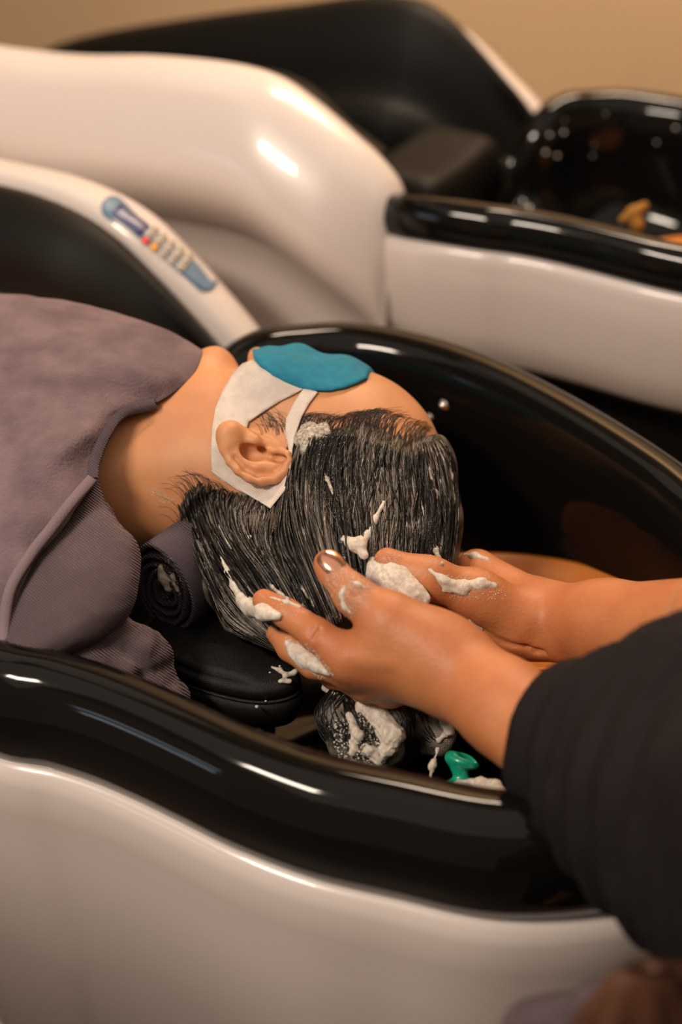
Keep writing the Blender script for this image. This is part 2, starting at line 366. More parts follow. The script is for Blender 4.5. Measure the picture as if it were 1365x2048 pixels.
top2n = [(-1.9, .93, 1), (-1.5, .95, 1), (-1.25, .965, 1), (-1.10, .978, 1), (-.98, .998, 1), (-.88, 1.008, 1), (-.82, 1.005, 1), (-.775, .988, 1), (-.725, .962, .95), (-.69, .94, .85), (-.665, .915, .7), (-.655, .88, .5)]
top2f = [(-1.9, .66, 1), (-1.65, .70, 1), (-1.45, .79, 1), (-1.22, .86, 1), (-1.05, .905, 1), (-.95, .932, 1), (-.88, .940, 1), (-.83, .93, 1), (-.79, .908, .95), (-.75, .88, .9), (-.715, .855, .85), (-.68, .82, .75)]
bed2 = make_bed(loop2, 'empty white shampoo bed with a black bowl standing behind the client', nc2, prof2, None, top2n, top2f, 1.20, 1.69, .755)
def lining(root, n0, sgn, top, extra, u_end=-.70):
    T = catmull(top, 60); T = T[T[:, 0] < u_end]; sec = []
    for (u, z, w) in T:
        e = max(0, min(1, (u+.86)/.15)); k = 1-.55*e
        pts = [(.000, -.05), (-.004, -.012+extra*k), (-.012, -.003+extra*k), (-.026, -.001+extra*k), (-.045, -.010+extra*k), (-.062, -.028), (-.072, -.052), (-.076, -.075), (-.082, -.082), (-.092, -.080), (-.106, -.088), (-.116, -.105), (-.120, -.14), (-.118, -.19), (-.05, -.20)]
        sec.append([B3(u, n0+sgn*(a*(k if a < -.03 else 1)), z+b) for a, b in pts])
    sec = np.array(sec); r, c = sec.shape[:2]
    F = [tuple(f) for f in grid_faces(r, c, closed_c=True)]; F.append(tuple(range(c))); F.append(tuple(range((r-1)*c, r*c))[::-1])
    return mesh_py('side_cushion', sec.reshape(-1, 3), F, M['leather'], root)
def pad_slab(name, root, u0, u1, n0, n1, z0, z1, rr, dip=0):
    nu, nn_ = 40, 30; top = []
    for i in range(nu):
        row = []
        for j in range(nn_):
            a = -1+2*i/(nu-1); b = -1+2*j/(nn_-1); ed = (abs(a)**6+abs(b)**6)
            row.append(B3((u0+u1)/2+a*(u1-u0)/2, (n0+n1)/2+b*(n1-n0)/2, z1-rr*min(1, ed)**1.5+dip*(b*b)))
        top.append(row)
    top = np.array(top); V = list(top.reshape(-1, 3)); F = [tuple(f) for f in grid_faces(nu, nn_)]
    ring_ = [i*nn_ for i in range(nu)]+[(nu-1)*nn_+j for j in range(1, nn_)]+[i*nn_+nn_-1 for i in range(nu-2, -1, -1)]+[j for j in range(nn_-2, 0, -1)]
    o = len(V); V += [np.array([*V[k][:2], z0]) for k in ring_]; m_ = len(ring_)
    F += [(ring_[k], ring_[(k+1) % m_], o+(k+1) % m_, o+k) for k in range(m_)]; F.append(tuple(range(o, o+m_)))
    return mesh_py(name, V, F, M['leather'], root)
lining(bed1, .963, 1, top1f, .0); lining(bed1, .543, -1, top1f, 0)
lining(bed2, 1.655, 1, top2f, .030, -.69); lining(bed2, 1.24, -1, top2n, -.03)
pad_slab('seat_cushion', bed1, -1.8, -.73, .63, .87, .66, .765, .03); pad_slab('seat_cushion', bed2, -1.8, -.73, 1.32, 1.57, .66, .80, .03, .02)
pad_slab('neck_cushion', bed2, -.80, -.68, 1.34, 1.54, .78, .86, .04, .01)
for r_, n_ in ((bed1, .755), (bed2, nc2)): box('base', (-1.85, n_-.2, 0.02), (-.80, n_+.2, .66), M['leather'], r_, 'bed')
#@CLIENT
# ------------------------------------------------------------------ client : head frame (L toward camera, F face direction, U crown direction)
def nrm(v): return v/np.linalg.norm(v)
U_ = nrm(.98*(math.cos(math.radians(10))*R_-math.sin(math.radians(10))*V_)+.2*W_)
F_ = V_*math.cos(math.radians(8))-W_*math.sin(math.radians(8)); F_ = nrm(F_-(F_@U_)*U_); L_ = np.cross(U_, F_)
HM = np.stack([L_, F_, U_], 1)
HO = D(528, 905, 1.085)-L_*.064
def H(l, f, u): return HO+HM@np.array([l, f, u])*.001
fl = Field((-.105, -.125, -.20), (.095, .125, .155), .0013, HM, HO)
def he(c, r, k=.010, op='add', Rm=None): fl.ell(np.array(c)*.001, np.array(r)*.001, k, op, Rm, local=True)
def hc(a, b, r1, r2, k=.008, op='add'): fl.cone(np.array(a)*.001, np.array(b)*.001, r1*.001, r2*.001, k, op, local=True)
he((0, -6, 56), (69, 90, 78)); he((0, 26, 36), (60, 57, 58), .02)
he((0, 38, -8), (55, 44, 58), .02)
for s in (-1, 1):
    hc((s*46, 6, -44), (s*20, 60, -74), 15, 14, .02); he((s*36, 60, -10), (24, 20, 24), .02)
    hc((s*30, 76, 36), (s*8, 82, 36), 8, 9, .015); hc((s*9, 86, -9), (s*8, 87, -9), 5.5, 5.5, .006)
    he((s*30, 90, 20), (14, 12, 10), .01, 'sub'); he((s*30, 71, 20), (15, 13, 11), .004)
    hc((s*29, 83.5, 16), (s*22, 84, 17), 1.2, 1.2, .003)
    hc((s*16, 80, -33), (0, 87, -29), 4.5, 6, .005); hc((s*14, 80, -38), (0, 86, -39), 4.5, 6.5, .005)
hc((0, 78, 30), (0, 90, -2), 7, 8, .016); hc((0, 89, -4), (0, 82, -22), 6, 8, .012)
he((0, 68, -72), (22, 20, 15), .016); hc((0, 58, -76), (0, 20, -66), 18, 22, .02)
# neck (world) and upper chest
nk = [D(640, 1010, 1.14), D(470, 935, 1.145), D(330, 935, 1.145), D(210, 950, 1.14), D(60, 990, 1.15)]
fl.chain(nk, [.052, .050, .050, .054, .075], .03)
fl.cone(D(395, 830, 1.14), D(250, 900, 1.15), .026, .035, .03)
fl.cone(D(400, 900, 1.115), D(240, 960, 1.11), .012, .014, .02)   # neck muscle
fl.cone(D(470, 960, 1.13), D(300, 1000, 1.14), .035, .035, .03)
nV, nF = fl.mesh(); noear_bvh = bvh_of(nV, nF)
# ear traced on its own plane
def E(x, y, h): return D(x, y, 1.0855-h*.001)
fl.ell(E(512, 912, 1), (.024, .016, .006), .006, Rm=np.stack([nrm(.9*R_-.43*V_), nrm(.43*R_+.9*V_), W_], 1))
fl.chain([E(470, 880, 6), E(485, 915, 7), E(515, 938, 8), E(548, 938, 8)], [.006, .008, .008, .007], .006)     # ear plate rises off the head
fl.chain([E(462, 870, 8), E(456, 892, 10), E(475, 928, 12), E(508, 950, 14), E(545, 945, 13), E(566, 925, 10)], [.0075, .006, .004, .003, .003, .003], .004)
helix = [E(528, 902, 4), E(545, 903, 8), E(562, 902, 11), E(574, 910, 14), E(577, 925, 16), E(570, 943, 17), E(552, 957, 18), E(525, 961, 18), E(500, 955, 17), E(478, 940, 16), E(462, 922, 14), E(452, 900, 12), E(450, 882, 10)]
fl.chain(helix, [.0018, .0024, .003, .0034, .0036, .0036, .0038, .004, .004, .004, .004, .0045, .006], .002)
fl.chain([E(455, 866, 10), E(462, 880, 10)], [.0085, .008], .005)                                                  # lobe
fl.chain([E(466, 862, 7), E(492, 872, 5)], [.007, .005], .006)
fl.chain([E(487, 872, 5), E(508, 884, 8), E(520, 893, 7)], [.004, .0045, .003], .005)                             # tragus
fl.chain([E(470, 893, 11), E(476, 908, 12), E(492, 925, 13), E(515, 936, 14), E(545, 932, 13)], [.0045, .004, .0034, .0036, .003], .003)  # antitragus + antihelix
fl.ell(E(503, 906, 11), (.0095, .0065, .0085), .003, 'sub', Rm=np.stack([nrm(.9*R_-.35*V_), nrm(.35*R_+.9*V_), W_], 1))
fl.ell(E(520, 908, 10), (.0085, .004, .006), .003, 'sub', Rm=np.stack([nrm(R_-.3*V_), nrm(.3*R_+V_), W_], 1))
fl.ell(E(524, 899, 5), (.0042, .0024, .010), .002, 'sub', Rm=np.stack([nrm(.85*R_-.5*V_), nrm(.5*R_+.85*V_), W_], 1))
fl.ell(E(484, 909, 9), (.003, .0022, .004), .002, 'sub')
fl.ell(E(555, 916, 14), (.0082, .0034, .008), .002, 'sub', Rm=np.stack([nrm(R_-.12*V_), nrm(.12*R_+V_), W_], 1))
fl.chain([E(470, 915, 17), E(490, 938, 18.5), E(515, 949, 19), E(545, 948, 18)], [.0016, .0022, .0024, .0020], .002, 'sub')
hV, hF = fl.mesh(); hV = smooth_np(hV, hF, 1, .5)
client = empty('client', tuple(B3(-1.0, .755, .82)), 'person lying on their back, neck bare, soapy dark hair over the bowl', 'person')
# coarse torso, hips and arms under the towels, same mesh
ft = Field((-1.25, .46, .72), (-.60, 1.02, 1.10), .009, np.stack([A_, N_, K_], 1))
def bt(a, b, r1, r2, k=.05): ft.cone(B3(*a), B3(*b), r1, r2, k)
bt((-.68, .70, .885), (-.80, .73, .865), .055, .07)
bt((-.79, .64, .855), (-.79, .83, .845), .06, .055); bt((-.85, .73, .85), (-1.2, .74, .85), .09, .09)
bt((-.82, .60, .855), (-1.05, .565, .845), .045, .038); bt((-.84, .84, .82), (-1.05, .85, .81), .045, .038)
tV, tF = ft.mesh()
body = mesh_np('body', np.concatenate([hV, tV]), np.concatenate([hF, tF+len(hV)]), M['skin'], client)
head_bvh = bvh_of(hV, hF)
#@HAIR
fh = Field((-.105, -.14, -.20), (.115, .11, .17), .0016, HM, HO)
def hh(c, r, k=.012): fh.ell(np.array(c)*.001, np.array(r)*.001, k, local=True)
hh((0, -8, 58), (74, 95, 84))
X = fh.coords()
# hairline : a closed outline in head coordinates (f,u), same on both sides
hp = [(592, 872), (650, 868), (700, 862), (740, 872), (790, 905), (835, 915), (862, 890), (900, 850), (1100, 850), (1100, 1500), (250, 1500), (322, 1060), (350, 995), (400, 968), (450, 978), (500, 1003), (545, 1022), (568, 1000), (585, 960), (586, 900)]
hp = np.array([(HM.T@(D(x, y, 1.10)-HO))[1:] for x, y in hp])
def poly_sdf(poly, X, Y):
    d = np.full(np.broadcast(X, Y).shape, 1e9); s_ = np.ones_like(d); n_ = len(poly)
    for i in range(n_):
        a, b = poly[i], poly[i-1]; e = b-a; wx = X-a[0]; wy = Y-a[1]; t = np.clip((wx*e[0]+wy*e[1])/(e@e), 0, 1)
        d = np.minimum(d, (wx-e[0]*t)**2+(wy-e[1]*t)**2)
        c1 = Y >= a[1]; c2 = Y < b[1]; c3 = e[0]*wy > e[1]*wx
        s_ = np.where((c1 & c2 & c3) | (~c1 & ~c2 & ~c3), -s_, s_)
    return s_*np.sqrt(d)
pd = poly_sdf(hp, X[1].astype(float), X[2].astype(float)).astype(np.float32)
fh.comb((slice(None),)*3, np.broadcast_to(-pd, fh.D.shape), .008, 'sub')
fh.chain([D(640, 1000, 1.10), D(640, 1120, 1.075), D(650, 1200, 1.05)], [.03, .042, .034], .03)
fh.chain([D(470, 1030, 1.12), D(500, 1110, 1.10), D(570, 1200, 1.06), D(620, 1250, 1.04)], [.034, .036, .036, .028], .03)
fh.chain([D(400, 1040, 1.13), D(450, 1130, 1.11), D(520, 1230, 1.07), D(590, 1290, 1.04)], [.018, .022, .020, .012], .02)
fh.chain([D(760, 1000, 1.10), D(770, 1120, 1.085), D(770, 1190, 1.08)], [.035, .045, .035], .03)
fh.chain([D(860, 930, 1.10), D(855, 1040, 1.095), D(855, 1130, 1.09)], [.018, .021, .016], .02)
rV, rF = fh.mesh(); rV = smooth_np(rV, rF, 3, .5)
hair = mesh_np('hair', rV, rF, M['hair_soapy'], client)
both = bvh_of(np.concatenate([hV, rV]), np.concatenate([hF, rF+len(hV)]))
guides = [[(876, 866), (906, 915), (917, 1000), (915, 1080), (906, 1150)], [(855, 872), (875, 930), (890, 1010), (892, 1080), (882, 1160)],
 [(835, 880), (838, 940), (842, 1020), (836, 1100), (822, 1190)], [(800, 862), (790, 920), (795, 1000), (790, 1090), (775, 1210)],
 [(750, 842), (735, 900), (730, 980), (732, 1080), (735, 1210)], [(700, 845), (680, 900), (672, 980), (680, 1070), (712, 1220)],
 [(650, 850), (630, 900), (618, 980), (630, 1070), (690, 1240)], [(605, 858), (592, 920), (585, 990), (600, 1080), (670, 1250)],
 [(581, 925), (570, 1000), (570, 1060), (600, 1130), (660, 1270)], [(556, 980), (545, 1050), (550, 1100), (580, 1160), (640, 1280)],
 [(505, 985), (492, 1030), (505, 1090), (550, 1160), (625, 1290)], [(450, 975), (440, 1010), (460, 1080), (520, 1165), (610, 1300)],
 [(400, 960), (400, 1010), (430, 1090), (490, 1185), (590, 1305)], [(365, 985), (380, 1050), (410, 1130), (460, 1220), (560, 1300)],
 [(345, 1050), (385, 1110), (420, 1180), (460, 1260), (570, 1312)]]
GD = np.array([catmull(g, 60) for g in guides])                # (15,60,2)
def cast(x, y, bv=None):
    d = ray(x, y); h = (bv or both).ray_cast(Vector(C_), Vector(d/np.linalg.norm(d)))
    return (None, None) if h[0] is None else (np.array(h[0]), np.array(h[1]))
NG, NS = 281, 60
gq = np.linspace(0, len(guides)-1, NG)
GG = np.stack([catmull(GD[:, j], NG) for j in range(60)], 1)     # (NG,60,2)
dep = np.full((NG, NS), np.nan)
for i in range(NG):
    for j in range(NS):
        p, n_ = cast(*GG[i, j])
        if p is not None: dep[i, j] = -(p-C_)@W_
for i in range(NG):
    r_ = dep[i]; ok = ~np.isnan(r_)
    dep[i] = np.interp(np.arange(NS), np.where(ok)[0], r_[ok]) if ok.any() else np.nan
for k in range(2):
    okc = ~np.isnan(dep[:, 0]); 
    for j in range(NS): dep[:, j] = np.interp(np.arange(NG), np.where(okc)[0], dep[okc, j])
for _ in range(3): dep[1:-1, 1:-1] = (dep[1:-1, 1:-1]*2+dep[:-2, 1:-1]+dep[2:, 1:-1]+dep[1:-1, :-2]+dep[1:-1, 2:])/6
def bil(G, a, b):
    a = np.clip(a, 0, G.shape[0]-1.001); b = np.clip(b, 0, G.shape[1]-1.001); i = a.astype(int); j = b.astype(int); fa = a-i; fb = b-j
    if G.ndim == 3: fa = fa[..., None]; fb = fb[..., None]
    return G[i, j]*(1-fa)*(1-fb)+G[i+1, j]*fa*(1-fb)+G[i, j+1]*(1-fa)*fb+G[i+1, j+1]*fa*fb
rr_ = rng.random(400)
def lockn(g, s):                                                  # ridged profile of wet locks across the flow
    w_ = g*1.35+.75*np.sin(s*2.6+g*.9)+.3*np.sin(s*6+g*2.3); w2 = g*4.3+.8*np.sin(s*4+g)+1.3
    r1 = 1-np.abs(2*(w_-np.floor(w_))-1); r2 = 1-np.abs(2*(w2-np.floor(w2))-1)
    return .62*np.sqrt(r1)+.38*np.sqrt(r2)
def hair_point(g, s, lift):                                       # g in guide units, s in 0..1, lift in m toward the viewer side
    a = g/(len(guides)-1)*(NG-1); b = s*(NS-1); xy = bil(GG, a, b); t = bil(dep, a, b)-lift
    return C_+t[..., None]*(-W_+((xy[..., 0]-682.5)/FPX)[..., None]*R_+((1024-xy[..., 1])/FPX)[..., None]*V_)
g_, s_ = np.meshgrid(np.linspace(0, 14, 900), np.linspace(0, 1, 120), indexing='ij')
root_f = np.clip(s_/.16+.25*np.sin(g_*9)+.15*np.sin(g_*23+1), 0, 1)
edge_f = np.clip(np.minimum(g_, 14-g_)/.5, 0, 1)
LF = (-.0026+.0112*lockn(g_, s_)*root_f)*(.3+.7*edge_f)-.002*(1-root_f)
sheet = hair_point(g_, s_, LF)
mesh_np('hair_locks', sheet.reshape(-1, 3), grid_faces(900, 120), M['hair_soapy'], client)
def strands(n, w, lf0, lf1, s0a, s0b, ml, jit, seed, gate=None):
    q = np.random.default_rng(seed); P = []; Rr = []; m_ = 0
    while m_ < n:
        g0 = q.uniform(.0, 14.0); a = q.uniform(s0a, s0b); b = min(1, a+q.uniform(.3, 1)*ml); k = 14
        if gate is not None:
            mid_ = (a+b)/2; v = math.sin(g0*1.9+3*mid_)+.8*math.sin(g0*.8-5*mid_+1)+.5*math.sin(g0*5.3+2)
            if v < gate+q.normal(0, .35): m_ += .02; continue
        m_ += 1; s = np.linspace(a, b, k)
        g = g0+jit*np.sin(s*q.uniform(2, 7)+q.uniform(0, 6))*q.uniform(.1, 1)+q.normal(0, .28)*jit*(s-a)*4
        lk = lockn(np.clip(g, 0, 14), s); g = g+.10*np.sin(g*8.5)*(s-a)
        g = np.clip(g, -.05, 14.05); rf = np.clip((s-.0)/.13, 0, 1)
        lift = (-.0024+.0112*lk*rf)+q.uniform(lf0, lf1)*np.sin(np.pi*np.linspace(.15, .95, k))
        P.append(hair_point(g, s, lift)); r = w*q.uniform(.5, 1.5)*np.ones(k); r[-4:] *= np.array([.9, .7, .45, .15]); r[:2] *= np.array([.4, .8]); Rr.append(r)
    return tubes_np(P, Rr, 4)
V, F = strands(2100, .00030, .0000, .0014, -.02, .6, .8, .32, 1)
tag(mesh_np('hair_strands', V, F, M['hair'], client), kind='stuff')
V, F = strands(1700, .00026, .0003, .0013, .02, .7, .55, .34, 2, .1)
tag(mesh_np('lathered_strands', V, F, M['foam_grey'], client), kind='stuff')
V, F = strands(330, .00022, .0006, .0016, .05, .75, .35, .34, 3, .5)
tag(mesh_np('foamy_strands', V, F, M['film'], client), kind='stuff')
# thick wet locks standing off the surface
V, F = strands(150, .0009, .0004, .0016, .03, .5, .8, .4, 6)
tag(mesh_np('wet_locks', V, F, M['hair'], client), kind='stuff')
# fine wisps lying on the skin along the hairline
P = []; Rr = []
q = np.random.default_rng(5)
wl = catmull([(575, 862), (600, 842), (650, 845), (700, 838), (745, 832), (800, 850), (850, 868), (870, 870)], 200)
wn = catmull([(348, 1040), (362, 990), (395, 955), (440, 970), (490, 998), (540, 1015)], 120)
for base, n, kind_ in ((wl, 520, 0), (wn, 190, 1)):
    for i in range(n):
        b = base[q.integers(len(base))]; L0 = q.uniform(.35, 1.15)
        if kind_ == 0: pts4 = [b+[q.normal(-6, 6), q.uniform(40, 95)], b+[q.normal(-5, 3), 22], b+[q.normal(1, 3), 3], b+np.array([13+q.normal(0, 5), -13])*L0, b+np.array([32+q.normal(0, 8), -12+q.normal(0, 5)])*L0]
        else: pts4 = [b+[q.uniform(30, 50), q.uniform(50, 100)], b+[10, 26], b+[-2, 5], b+np.array([-18+q.normal(0, 5), -8])*L0, b+np.array([-38+q.normal(0, 8), -12+q.normal(0, 8)])*L0]
        c = catmull(pts4, 13); pp = []
        for xy in c:
            p, nn_ = cast(*xy)
            if p is not None: pp.append(p+W_*.0005)
        if len(pp) > 5 and max(np.linalg.norm(np.diff(pp, axis=0), axis=1)) < .012: P.append(pp); Rr.append(np.linspace(.00026, .00006, len(pp)))
for i in range(60):                                              # sideburn
    b = np.array([q.uniform(520, 580), q.uniform(825, 860)]); e = b+np.array([q.normal(-22, 8), q.normal(-12, 6)])*q.uniform(.5, 1.3)
    c = catmull([b+[4, 12], b, (b+e)/2+[0, -3], e], 8); pp = []
    for xy in c:
        p, nn_ = cast(*xy)
        if p is not None: pp.append(p+W_*.0005)
    if len(pp) > 4: P.append(pp); Rr.append(np.linspace(.00016, .00006, len(pp)))
V, F = tubes_np(P, Rr, 3); tag(mesh_np('hairline_wisps', V, F, M['hair'], client), kind='stuff')
#@MASK
def inside(poly, x, y):
    c = False; n_ = len(poly)
    for i in range(n_):
        x1, y1 = poly[i]; x2, y2 = poly[i-1]
        if (y1 > y) != (y2 > y) and x < (x2-x1)*(y-y1)/(y2-y1)+x1: c = not c
    return c
def smooth_loop(P, n=80, closed=True): return [tuple(p) for p in catmull(P, n, closed)]
def patch(name, outline, castf, off, thick, m, parent=None, step=5, hole=None, ripple=0, frac=.004):
    """cloth / plate shaped by an outline, laid on a surface"""
    xs = [p[0] for p in outline]; ys = [p[1] for p in outline]; pts = [Vector(p) for p in outline]; n0 = len(pts); ed = [(i, (i+1) % n0) for i in range(n0)]
    if hole: h0 = len(pts); pts += [Vector(p) for p in hole]; ed += [(h0+i, h0+(i+1) % len(hole)) for i in range(len(hole))]
    x = min(xs)+step/2; row = 0
    while x < max(xs):
        y = min(ys)+step*(.5 if row % 2 else .9)
        while y < max(ys):
            if inside(outline, x, y) and not (hole and inside(hole, x, y)) and min((Vector((x, y))-p).length for p in pts[:n0]) > step*.45: pts.append(Vector((x, y)))
            y += step
        x += step; row += 1
    vo, eo, fo, _, _, _ = delaunay_2d_cdt(pts, ed, [], 0, 1e-6)
    F = []
    for f in fo:
        cx = sum(vo[i].x for i in f)/3; cy = sum(vo[i].y for i in f)/3
        if inside(outline, cx, cy) and not (hole and inside(hole, cx, cy)): F.append(tuple(f))
    V = []; Nn = []; bad = []
    for k, v in enumerate(vo):
        p, n_ = castf(v.x, v.y); bad.append(p is None); V.append(np.zeros(3) if p is None else p); Nn.append(W_ if p is None else (n_ if n_@(C_-p) > 0 or castf.__name__ == 'cast_face' else -n_))
    F = [f for f in F if not any(bad[i] for i in f)]; pass
    V = np.array(V); Nn = np.array(Nn)
    for _ in range(4):                                            # smooth so the sheet bridges small hollows
        acc = V.copy(); na = Nn.copy(); cnt = np.ones(len(V))
        for f in F:
            for a in range(3):
                acc[f[a]] += V[f[(a+1) % 3]]+V[f[(a+2) % 3]]; na[f[a]] += Nn[f[(a+1) % 3]]; cnt[f[a]] += 2
        inner = np.array([k >= n0+(len(hole) if hole else 0) for k in range(len(V))]); V[inner] = (acc/cnt[:, None])[inner]; Nn = na/np.linalg.norm(na, axis=1, keepdims=True)
    o_ = off+ripple*vnoise(V, 90)
    T = V+Nn*(np.asarray(o_)+thick/2 if np.ndim(o_) == 0 else (o_+thick/2)[:, None]); Bt = V+Nn*(np.asarray(o_)-thick/2 if np.ndim(o_) == 0 else (o_-thick/2)[:, None])
    n_ = len(V); cntE = {}
    for f in F:
        for a in range(3):
            e = (f[a], f[(a+1) % 3]); cntE[e] = 1
    Fa = list(F)+[tuple(i+n_ for i in f[::-1]) for f in F]+[(e[1], e[0], e[0]+n_, e[1]+n_) for e in cntE if (e[1], e[0]) not in cntE]
    bm = bmesh.new(); vs = [bm.verts.new(p) for p in np.concatenate([T, Bt])]
    for f in Fa:
        try: bm.faces.new([vs[i] for i in f])
        except ValueError: pass
    for v in [v for v in bm.verts if not v.link_faces]: bm.verts.remove(v)
    return bm_obj(name, bm, m, parent)
def cast_cam(bv): return lambda x, y: cast(x, y, bv)
PAD = [(512, 722), (490, 732), (470, 750), (448, 785), (432, 820), (425, 860), (423, 905), (425, 945), (445, 960), (470, 975), (500, 993), (522, 1008), (543, 1021), (556, 1005), (572, 985), (580, 962), (584, 930), (588, 900), (594, 870), (606, 835), (620, 810), (637, 788), (610, 778), (580, 765), (545, 750), (525, 738)]
HOLE = [(608, 780), (585, 792), (560, 804), (530, 824), (498, 846), (486, 882), (478, 904), (490, 928), (528, 942), (562, 938), (584, 918), (578, 892), (573, 868), (575, 840), (590, 808)]
padb = bvh_of(np.concatenate([nV, rV, sheet.reshape(-1, 3)]), np.concatenate([nF, rF+len(nV), grid_faces(900, 120)+len(nV)+len(rV)]))
pad = patch('ear_protection_sheet', PAD, cast_cam(padb), .0022, .0010, M['pad'], None, 6, HOLE, .0006)
tag(pad, 'white ribbed nonwoven sheet laid around the ear and over the cheek', 'ear cover')
low = [(506, 708), (511, 724), (522, 738), (545, 756), (572, 770), (600, 781), (630, 786), (660, 787), (690, 781), (712, 773), (731, 764)]
lu = []
for x, y in low:
    p, _ = cast(x, y, noear_bvh)
    if p is not None: q_ = HM.T@(p-HO); lu.append((q_[0]*1000, q_[2]*1000))
mk = lu+[(-a*.95, b) for a, b in lu[::-1]]
def cast_face(l, u):
    o = HO+HM@np.array([l*.001, .17, u*.001]); h = noear_bvh.ray_cast(Vector(o), Vector(-F_))
    return (None, None) if h[0] is None else (np.array(h[0]), np.array(h[1]))
blue = patch('eye_patch', mk, cast_face, .0030, .0018, M['blue'], None, 3.5)
tag(blue, 'teal blue soft eye patch covering the eyes and nose of the client', 'eye patch')
#@TOWELS
# ------------------------------------------------------------------ towels
def fold(a, f1=16, f2=55): return lambda P: a*vnoise(P, f1)+a*.25*vnoise(P, f2)
rows = [[(-160, 640, 1.30), (0, 642, 1.29), (110, 655, 1.285), (210, 672, 1.27), (300, 700, 1.24), (365, 735, 1.21), (404, 750, 1.19)],
        [(-160, 592, 1.20), (0, 592, 1.19), (100, 604, 1.185), (200, 624, 1.18), (300, 655, 1.17), (365, 688, 1.165), (408, 712, 1.155)],
        [(-160, 700, 1.12), (-20, 690, 1.12), (80, 695, 1.11), (170, 705, 1.105), (250, 725, 1.105), (320, 750, 1.11), (378, 758, 1.125)],
        [(-160, 830, 1.07), (-60, 820, 1.07), (30, 800, 1.07), (110, 780, 1.075), (180, 780, 1.08), (245, 792, 1.085), (312, 806, 1.10)],
        [(-160, 990, 1.04), (-90, 960, 1.04), (-20, 900, 1.045), (60, 865, 1.045), (130, 840, 1.055), (190, 835, 1.06), (245, 824, 1.082)],
        [(-160, 1150, 1.015), (-110, 1070, 1.02), (-50, 990, 1.025), (30, 930, 1.03), (100, 885, 1.035), (165, 870, 1.042), (210, 872, 1.062)],
        [(-150, 1300, .99), (-100, 1230, .995), (-50, 1130, 1.005), (20, 1040, 1.01), (70, 985, 1.015), (130, 930, 1.03), (190, 925, 1.05)],
        [(5, 1310, .975), (8, 1245, .985), (22, 1175, .99), (62, 1108, 1.0), (100, 1060, 1.008), (142, 1005, 1.018), (186, 955, 1.04)],
        [(12, 1314, .985), (16, 1250, .995), (30, 1182, 1.0), (68, 1116, 1.01), (106, 1068, 1.018), (148, 1012, 1.028), (190, 962, 1.05)]]
for r_ in rows:
    p_ = D(*r_[0]); q_ = p_-A_*.40; nq = q_@N_; q_ = q_+N_*(max(.575, min(.93, nq))-nq)
    if q_@N_ < .62: q_[2] = max(q_[2], .90)
    r_.insert(0, tuple(px_of(q_)))
ta = net('chest_towel', rows, 150, 150, M['velour'], None, .004, fold(.0035))
tag(ta, 'large mauve grey towel spread over the chest, its hem running beside the neck', 'towel', None)
hem = [(186, 955, 1.036), (142, 1005, 1.014), (100, 1060, 1.004), (62, 1108, .996), (22, 1175, .986), (8, 1245, .981), (5, 1310, .971)]
edge = [(404, 716, 1.150), (378, 760, 1.121), (312, 808, 1.096), (245, 826, 1.078), (212, 868, 1.060), (190, 922, 1.046), (186, 955, 1.036)]
def band(name, pts, w, m, parent, n=90):
    P = catmull([D(*p) for p in pts], n); T = np.gradient(P, axis=0); T /= np.linalg.norm(T, axis=1, keepdims=True); X_ = np.cross(T, W_); X_ /= np.linalg.norm(X_, axis=1, keepdims=True)
    ring_ = [(-w, .0), (-w*.8, .0022), (0, .003), (w*.8, .0022), (w, 0), (0, -.0015)]
    V = np.array([[p+x*a+W_*b for a, b in ring_] for p, x in zip(P, X_)]); return mesh_np(name, V.reshape(-1, 3), grid_faces(n, 6, closed_c=True), m, parent)
rt = empty('shoulder_towel', D(180, 1150, 1.0), 'mauve grey towel wrapped under the shoulder in a rounded lobe above the black rim', 'towel')
rowsB = [[(200, 900, 1.075), (150, 960, 1.065), (100, 1010, 1.05), (50, 1070, 1.03), (10, 1130, 1.02), (-30, 1190, 1.015), (-60, 1260, 1.01)],
         [(195, 940, 1.062), (160, 1000, 1.045), (120, 1050, 1.03), (80, 1110, 1.012), (50, 1170, 1.0), (20, 1230, .99), (-20, 1290, .98)],
         [(196, 968, 1.056), (190, 1030, 1.032), (185, 1080, 1.012), (165, 1130, .993), (130, 1190, .98), (85, 1245, .973), (30, 1300, .968)],
         [(200, 990, 1.055), (222, 1045, 1.03), (240, 1090, 1.008), (236, 1150, .99), (205, 1210, .978), (140, 1265, .97), (60, 1312, .966)],
         [(204, 1010, 1.062), (238, 1056, 1.04), (266, 1095, 1.022), (270, 1155, 1.004), (250, 1228, .992), (180, 1280, .984), (85, 1322, .976)],
         [(210, 1010, 1.085), (240, 1062, 1.065), (264, 1105, 1.048), (266, 1160, 1.035), (244, 1228, 1.02), (175, 1282, 1.01), (80, 1326, 1.0)]]
net('cloth', rowsB, 110, 130, M['towel'], rt, .004, fold(.0025, 24, 80))
band('hem', hem, .0042, M['hem'], ta); band('neck_binding', edge[2:], .0045, M['towel_dark'], ta)
fc = Field((-.27, .70, .77), (-.08, .90, .92), .0022)
pathc = [D(110, 1290, 1.01), D(170, 1262, 1.01), D(230, 1268, 1.012), D(275, 1300, 1.018), D(240, 1345, 1.015)]
fc.chain(pathc, [.016, .015, .015, .017, .018], .006); fc.chain([D(290, 1330, 1.03), D(270, 1390, 1.02), D(330, 1400, 1.03)], [.022, .022, .018], .01)
fc.chain([D(150, 1320, 1.0), D(200, 1335, .998), D(240, 1350, 1.0)], [.014, .014, .014], .004)
xx = fc.coords(); PP = np.stack(np.broadcast_arrays(*xx), -1); fc.D += (.0022*vnoise(PP, 110)+.0012*np.abs(vnoise(PP, 50))).astype(np.float32)
